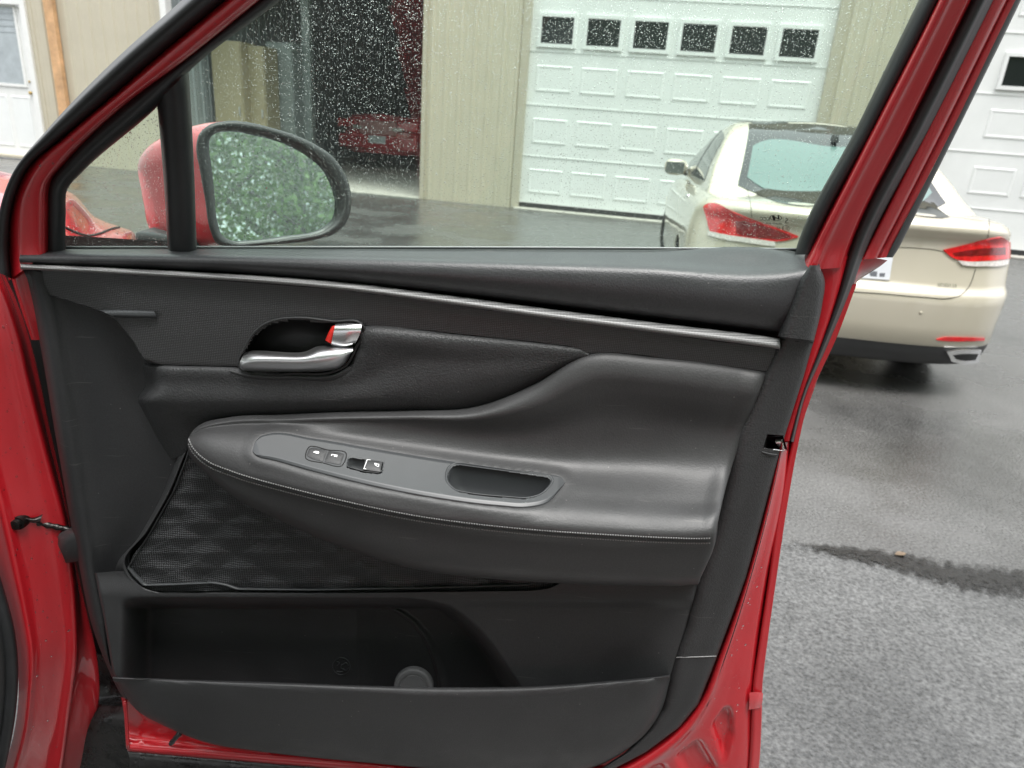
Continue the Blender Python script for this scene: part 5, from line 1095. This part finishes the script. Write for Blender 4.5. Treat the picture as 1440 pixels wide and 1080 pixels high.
# one surface for placing things on the car
def wbvh(os):
    VV = []; FF = []
    for o in os:
        off = len(VV); VV += [tuple(SM @ v.co) for v in o.data.vertices]; FF += [tuple(i + off for i in p.vertices) for p in o.data.polygons]
    return BVHTree.FromPolygons(VV, FF)
cb = wbvh([body, cabin, lowb])
def car_patch(name, x0, frame, topc, botc, m_, off, nu=20, nv=8):    # frame: 'rear' (x,z) or 'left'/'right' (l,z) or 'roof' (x,l)
    def hf(a_, b_):
        if frame == 'rear': o_, d_ = Vector((a_, -2, b_)), Vector((0, 1, 0))
        elif frame == 'left': o_, d_ = Vector((-3, a_, b_)), Vector((1, 0, 0))
        elif frame == 'right': o_, d_ = Vector((3, a_, b_)), Vector((-1, 0, 0))
        else: o_, d_ = Vector((a_, b_, 4)), Vector((0, 0, -1))
        ow = SM @ o_; dw = (SM.to_3x3() @ d_).normalized(); l_, n_, i_, t_ = cb.ray_cast(ow, dw)
        if l_ is None: l_, n_, i_, t_ = cb.find_nearest(ow + dw * 2)
        if n_.dot(dw) > 0: n_ = -n_
        return np.array(l_), np.array(n_)
    return patch(name, None, topc, botc, m_, sedan, off, nu, nv, .004, hitf=hf)
car_patch('roof_glass', 0, 'roof', [(-.50, 1.66), (0, 1.58), (.50, 1.66)], [(-.50, 2.46), (0, 2.52), (.50, 2.46)], K['black_glass'], .004, 16, 12)
car_patch('rear_window_surround', 0, 'rear', [(-.53, 1.500), (0, 1.535), (.53, 1.500)], [(-.66, 1.10), (-.6, 1.08), (0, 1.075), (.6, 1.08), (.66, 1.10)], K['black_glass'], .004, 24, 12)
car_patch('rear_window', 0, 'rear', [(-.535, 1.345), (-.50, 1.365), (0, 1.38), (.50, 1.365), (.535, 1.345)], [(-.595, 1.15), (-.54, 1.115), (0, 1.105), (.54, 1.115), (.595, 1.15)], K['green_glass'], .007, 26, 10)
for sd_ in ('left', 'right'):
    car_patch('door_window', 0, sd_, [(1.60, 1.385), (1.9, 1.425), (2.18, 1.43)], [(1.22, 1.085), (1.6, 1.075), (2.12, 1.065)], K['black_glass'], .004, 16, 8)
    car_patch('door_window', 0, sd_, [(2.23, 1.43), (2.5, 1.40), (2.85, 1.28), (3.25, 1.10)], [(2.18, 1.065), (2.5, 1.06), (2.85, 1.055), (3.35, 1.05)], K['black_glass'], .004, 16, 8)
    car_patch('window_pillar', 0, sd_, [(2.18, 1.435), (2.23, 1.435)], [(2.12, 1.063), (2.18, 1.063)], K['rubber'], .006, 3, 8)
car_patch('windscreen', 0, 'roof', [(-.42, 2.62), (0, 2.66), (.42, 2.62)], [(-.66, 3.62), (0, 3.76), (.66, 3.62)], K['black_glass'], .004, 20, 14)
# tail lamps by their outlines on the bodywork
def cpatch(name, top_, bot_, m_, off=.006, nu=26, nv=8, par=None, line=False): return patch(name, cb, top_, bot_, m_, par or sedan, off, nu, nv, .004, smoothline=not line)
tl = cpatch('tail_lamp', [(1326, 351), (1352, 345), (1380, 338), (1400, 333.5), (1409, 333), (1419, 341)], [(1327, 353), (1338, 362), (1352, 367), (1380, 367), (1400, 366), (1419, 364)], K['tail_red'], .008)
cpatch('lamp_strip', [(1346, 366.5), (1365, 368), (1385, 367.8), (1405, 366.8), (1417, 365)], [(1352, 373), (1368, 374.5), (1386, 374.5), (1405, 374), (1415, 371.5)], K['tail_white'], .010, par=tl)
cpatch('lamp_inner', [(1338, 356), (1360, 352), (1385, 349), (1412, 348)], [(1342, 360), (1360, 360), (1385, 359), (1412, 358)], K['tail_dark'], .010, nv=4, par=tl)
tl = cpatch('tail_lamp', [(990, 291), (996, 287), (1004, 286), (1030, 297), (1060, 309), (1100, 323), (1122, 332)], [(995, 309), (998, 322), (1000, 326), (1030, 332), (1060, 337), (1100, 339), (1122, 334)], K['tail_red'], .008, 34)
cpatch('lamp_strip', [(996, 325), (1015, 329), (1040, 333), (1075, 338), (1090, 340)], [(997, 331), (1015, 336), (1040, 340), (1075, 345), (1090, 347)], K['tail_white'], .010, par=tl)
cpatch('lamp_inner', [(1035, 312), (1046, 310), (1060, 314), (1100, 326), (1112, 331)], [(1036, 328), (1046, 332), (1060, 334), (1100, 336), (1112, 335)], K['tail_dark'], .010, nv=4, par=tl)
cpatch('bumper_reflector', [(1316, 477), (1325, 474.5), (1345, 474), (1384, 475)], [(1318, 478.2), (1325, 479), (1345, 479.8), (1383, 479)], K['tail_red'], .006, nv=4)
ex = cpatch('exhaust_trim', [(1329, 492.5), (1345, 490), (1376, 490)], [(1335, 506), (1350, 509.5), (1371, 508)], K['bright'], .022, 16, 6)
cpatch('exhaust_opening', [(1337, 497), (1348, 495.5), (1371, 495)], [(1341, 502.5), (1352, 504.5), (1367, 503.5)], K['cup'], .0245, 14, 5, par=ex)
cpatch('number_plate', [(1165, 354), (1210, 353), (1256, 356)], [(1165, 389), (1210, 391), (1250, 394)], K['plate'], .008, line=True)
npl = COL.objects[-1]
pts = [[(1222, 383), (1228, 381), (1233, 382), (1232, 389), (1223, 388)], [(1236, 384), (1244, 384), (1243, 389), (1236, 389)]]
for q in pts:
    V = [hit(cb, x, y)[0] + hit(cb, x, y)[1] * .0095 for x, y in q]; obj('plate_print', V, [tuple(range(len(q)))], mat('grey_plate_print', (.15, .16, .18), .5), npl, smooth=False, face_cam=True)
# chrome script badge
tv, tf = text_mesh('GENESIS 3.8', 6.6); V = []
for x, y, z in tv:
    h_, n_ = hit(cb, 1331 + x * .78, 401 - y + x * .06); V.append(h_ + n_ * .006)
obj('script_badge', V, tf, mat('badge_chrome', (.60, .58, .54), .25, .9), sedan, smooth=False)
# panel gaps: boot lid, lamp, wing
def gap(name, pts, r=.0022):
    P = []
    for x, y in cr(np.array(pts, float), 40):
        h_, n_ = hit(cb, x, y); P.append(h_ + n_ * .0004)
    tube(name, P, r, K['seam'], sedan, 6)
gap('boot_gap', [(1180, 409), (1240, 413), (1300, 418), (1335, 419.5), (1350, 416), (1362, 404), (1372, 378)])
gap('boot_upper_gap', [(1180, 346), (1250, 347.5), (1290, 349), (1315, 351.5), (1327, 354)], .0018)
gap('wing_gap', [(1048, 258), (1053, 275), (1056, 290), (1057, 306)], .0018)
gap('wing_gap', [(1391, 306), (1391, 320), (1389, 334)], .0015)
V, F = lathe([(-.002, .001), (-.002, .010), (0, .011)], 16); h_, n_ = hit(cb, 1295, 440)
obj('parking_sensor', [(h_[0] + y, h_[1] + a, h_[2] + z) for a, y, z in V], F, K['trim_tan'], sedan)
# aerial fin, mirrors, filler and handle marks
h_, n_ = hit(cb, 1172, 199); V, F = box_geo(-.018, .018, -.09, .07, 0, .055, .006)
V = [tuple(Vector(h_) + SM.to_3x3() @ Vector((x * (1 - z * 9), y * (1 - z * 6) + z * -.3, z - .006))) for x, y, z in V]; obj('roof_aerial', V, F, K['rubber'], sedan)
for sx in (-1, 1):
    R = []
    for t, s in ((0, .35), (.03, .85), (.09, 1.0), (.16, .98), (.20, .80), (.22, .4)):
        R.append([(sx * (.86 + t), 2.98 + .085 * s * math.cos(q) - .12 * t + .02, 1.075 + .075 * s * math.sin(q)) for q in np.linspace(0, 2 * math.pi, 20, endpoint=False)])
    V = [v for r in R for v in r]; F = grid_faces(6, 20, closed=True) + [tuple(range(20)), tuple(100 + j for j in range(20))]
    mo = obj('door_mirror', V, F, K['champagne'], sedan, local=True)
    V = [(sx * (.90 + .17 * a_), 2.895 - .012 * 0 + .0 - .16 * (a_ - .5) * .1, 1.02 + .11 * b_) for a_, b_ in ((0, 0), (1, .05), (1, .95), (0, 1))]
    obj('mirror_pane', V, [(0, 1, 2, 3)], K['mirror_grey'], mo, smooth=False, local=True)
    box('mirror_arm', *(sorted((sx * .76, sx * .89))), 2.97, 3.03, 1.005, 1.035, K['rubber'], sedan, .006)
h_, n_ = hit(cb, 967, 276)
for px, py, s in ((948, 250, .028), (967, 275, .034)):
    h_, n_ = hit(cb, px, py); V, F = box_geo(-s * .35, s * .35, -s * 1.6, s * 1.6, -s * .35, s * .35, s * .2)
    obj('door_handle', [tuple(Vector(h_) + SM.to_3x3() @ Vector(v)) for v in V], F, K['bright'], sedan)
def wheel(x, l, steer=0):
    V, F = lathe([(-.11, .22), (-.118, .27), (-.10, .325), (-.05, .335), (.05, .335), (.10, .325), (.118, .27), (.11, .22)], 40)
    c_, s_ = math.cos(steer), math.sin(steer)
    def tf_(v): return (x + v[0] * c_ - v[1] * s_, l + v[0] * s_ + v[1] * c_, .335 + v[2])
    w_ = obj('wheel', [tf_(v) for v in V], F, K['tyre'], sedan, local=True)
    sx = -1 if x < 0 else 1; parts = [lathe([(sx * .10, .235), (sx * .085, .215), (sx * .02, .205), (sx * .02, .001)], 40)]
    rim = obj('rim', [tf_(v) for v in parts[0][0]], parts[0][1], K['rim'], w_, local=True)
    P = []
    for k_ in range(10):
        q = 2 * math.pi * k_ / 10; V, F = box_geo(min(sx * .06, sx * .095), max(sx * .06, sx * .095), .03, .225, -.016, .016, .004)
        P.append(([(a_, y * math.cos(q) - z * math.sin(q), y * math.sin(q) + z * math.cos(q)) for a_, y, z in V], F))
    V, F = merge(P); obj('spokes', [tf_(v) for v in V], F, K['rim'], w_, local=True)
for x, l, st in ((-.80, 1.02, 0), (.80, 1.02, 0), (-.80, 3.95, .25), (.80, 3.95, .25)): wheel(x, l, st)
box('underbody', -.70, .70, .35, 4.6, .20, .30, K['cup'], sedan)

# ------------------------------------------------------------------ red coupe at the back of the dark bay
coupe = tag(empty('coupe_car', to_world(WS(531, 190, 4.5)[0], 4.5, .02), WYAW), 'red coupe seen from behind inside the dark open bay', 'car')
coupe.scale = (1.22, 1.22, 1.22); K['coupe'] = mat('dark_red_paint', (.60, .04, .055), .3, coat=1); 
prof = [(.28, .80, .06), (.40, .86, 0), (.55, .88, 0), (.66, .87, .02), (.80, .84, .06), (.90, .80, .10), (.95, .74, .18)]
rowsC = [[(w, l, z) for l, w in outline(W, a_, 4.2)] for z, W, a_ in prof]
fc = [r + [(-x, y, z) for x, y, z in reversed(r[1:-1])] for r in rowsC]; V = [v for r in fc for v in r]; F = grid_faces(len(fc), len(fc[0]), closed=True); b_ = len(V)
for x, l, z in rowsC[-1]:
    for j in range(9): V.append((x * (1 - j / 4), l, z + .03 * (1 - (1 - j / 4) ** 2)))
F += [tuple(b_ + q for q in f) for f in grid_faces(len(rowsC[-1]), 9)]
obj('car_body', V, F, K['coupe'], coupe, local=True)
V = []
for z, W, a_, c_ in ((.93, .70, .7, 3.2), (1.08, .62, 1.05, 2.7), (1.2, .52, 1.4, 2.3), (1.24, .42, 1.6, 2.1)): V += [(w, l, z) for l, w in outline(W, a_, c_, .2, 2.8, .4, 2.6)] + [(-w, l, z) for l, w in reversed(outline(W, a_, c_, .2, 2.8, .4, 2.6)[1:-1])]
nn = len(V) // 4; obj('cabin', V, grid_faces(4, nn, closed=True) + [tuple(3 * nn + j for j in range(nn))], K['black_glass'], coupe, local=True)
for sx in (-1, 1):
    o = box('tail_lamp', *(sorted((sx * .42, sx * .80))), -.02, .2, .72, .86, K['tail_red'], coupe, .02)
    box('reversing_lamp', *(sorted((sx * .30, sx * .50))), -.03, .15, .70, .76, K['tail_white'], coupe, .01)
box('highlight_panel', -.36, .36, -.01, .1, .62, .86, mat('pale_pink_highlight', (.65, .32, .32), .35, coat=.6), coupe, .01)  # pale pink highlight put into the panel's own colour
box('number_plate', -.17, .17, -.035, .0, .46, .60, K['plate'], coupe, .006)
box('rear_bumper', -.78, .78, -.02, .1, .36, .60, K['coupe'], coupe, .03)
for x in (-.72, .72):
    for l in (.9, 3.4):
        V, F = lathe([(-.1, .001), (-.1, .26), (-.08, .31), (.08, .31), (.1, .26), (.1, .001)], 28); obj('wheel', [(x + a_, l + y, .31 + z) for a_, y, z in V], F, K['tyre'], coupe, local=True)

# ------------------------------------------------------------------ fallen leaf by the puddle
lg = G(1266, 780, .01); V = []; F = []
for j, s in enumerate((-.6, 0, .6)):
    for i in range(7):
        t = i / 6; w = .028 * math.sin(math.pi * t) ** .8; V.append((t * .07 - .035, s * w, .002 + .010 * abs(s) + .012 * t * (1 - t)))
lf_ = obj('fallen_leaf', V, grid_faces(3, 7), mat('brown_leaf', (.13, .09, .055), .6, var=.3, varscale=60)); lf_.location = (lg[0], lg[1], .008); lf_.rotation_euler = (0, 0, .3); lf_.scale = (.75, .75, .75)
tag(lf_, 'small curled brown leaf lying at the edge of the puddle', 'leaf')

# ------------------------------------------------------------------ trees behind the photographer (some seen in the mirror, others added to cut light)
def leaf_mat(name, c):
    M = mat(name, c, .5, var=.35, varscale=1.5); return M
K['leafA'] = leaf_mat('spring_leaves', (.20, .34, .08)); K['leafB'] = leaf_mat('deep_leaves', (.15, .28, .06)); K['bark'] = mat('grey_bark', (.12, .10, .08), .8, bump=('noise', 20, .6, .02), var=.3, varscale=6)
def tree(x, y, h, r, m_, n, ls, label):
    e = tag(empty('broadleaf_tree', (x, y, 0)), label, 'tree', 'trees behind the photographer')
    parts = []; P = np.array([(0, 0, 0), (.08, .05, h * .25), (-.05, .1, h * .5), (.1, 0, h * .8)])
    def limb(P, r0, r1):
        q = cr(P, 10); V = []; 
        for i, p in enumerate(q):
            rr = r0 + (r1 - r0) * i / 9
            for j in range(8): V.append((p[0] + rr * math.cos(j * .785), p[1] + rr * math.sin(j * .785), p[2]))
        return V, grid_faces(10, 8, closed=True)
    parts.append(limb(P, h * .03, h * .008)); cl = []
    for k_ in range(9):
        a_ = random.uniform(0, 6.28); z0 = h * random.uniform(.22, .65); L_ = r * random.uniform(.5, .9); end = np.array([L_ * math.cos(a_), L_ * math.sin(a_), z0 + h * random.uniform(.05, .22)])
        parts.append(limb(np.array([(0, 0, z0), end * .5 + np.array([0, 0, z0 * .45]), end]), h * .011, h * .003)); cl.append(end)
    V, F = merge(parts); obj('trunk', V, F, K['bark'], e, local=True)
    for _ in range(34):
        v = RNG.normal(size=3); v /= np.linalg.norm(v); rr = random.random() ** .4; cl.append(np.array([v[0] * r * rr, v[1] * r * rr, h * .52 + v[2] * h * .46 * rr]))
    C_ = np.array(cl)[RNG.integers(0, len(cl), n)] + RNG.normal(size=(n, 3)) * r * .17
    d1 = RNG.normal(size=(n, 3)); d1 /= np.linalg.norm(d1, axis=1)[:, None]; d2 = np.cross(d1, RNG.normal(size=(n, 3))); d2 /= np.linalg.norm(d2, axis=1)[:, None]; sz = RNG.uniform(ls, ls * 1.9, (n, 1))
    V = np.stack([C_ - d1 * sz, C_ + d2 * sz * .5, C_ + d1 * sz, C_ - d2 * sz * .5], 1).reshape(-1, 3); V[:, 2] = np.maximum(V[:, 2], .2)
    obj('crown', V, np.arange(4 * n).reshape(n, 4).tolist(), m_, e, smooth=False, local=True)
TREES = ((9.5, -6.5, 8.5, 3.1, 'leafA'), (13, -3.5, 9.5, 3.4, 'leafB'), (12, -10, 10, 3.6, 'leafA'), (7.0, -9.5, 9.5, 3.2, 'leafB'), (16.5, -7.5, 11, 3.8, 'leafA'), (3.0, -11, 10, 3.4, 'leafA'), (18, -2.5, 10, 3.4, 'leafB'),
         (-1.5, -10.5, 10, 3.4, 'leafB'), (-6, -10, 11, 3.6, 'leafA'), (-10.5, -8, 10, 3.4, 'leafB'), (-14, -3.5, 10, 3.4, 'leafA'))  # unseen trees added to block frontal light
for i, (x, y, h, r, m_) in enumerate(TREES):
    tree(x, y, h * 1.35, r * 1.12, K[m_], 26000 if i in (0, 2, 3, 4) else 11000, .05 if i in (0, 2, 3, 4) else .10, 'leafy green broadleaf tree behind the photographer')  # trees stretched taller to cut frontal light on the door
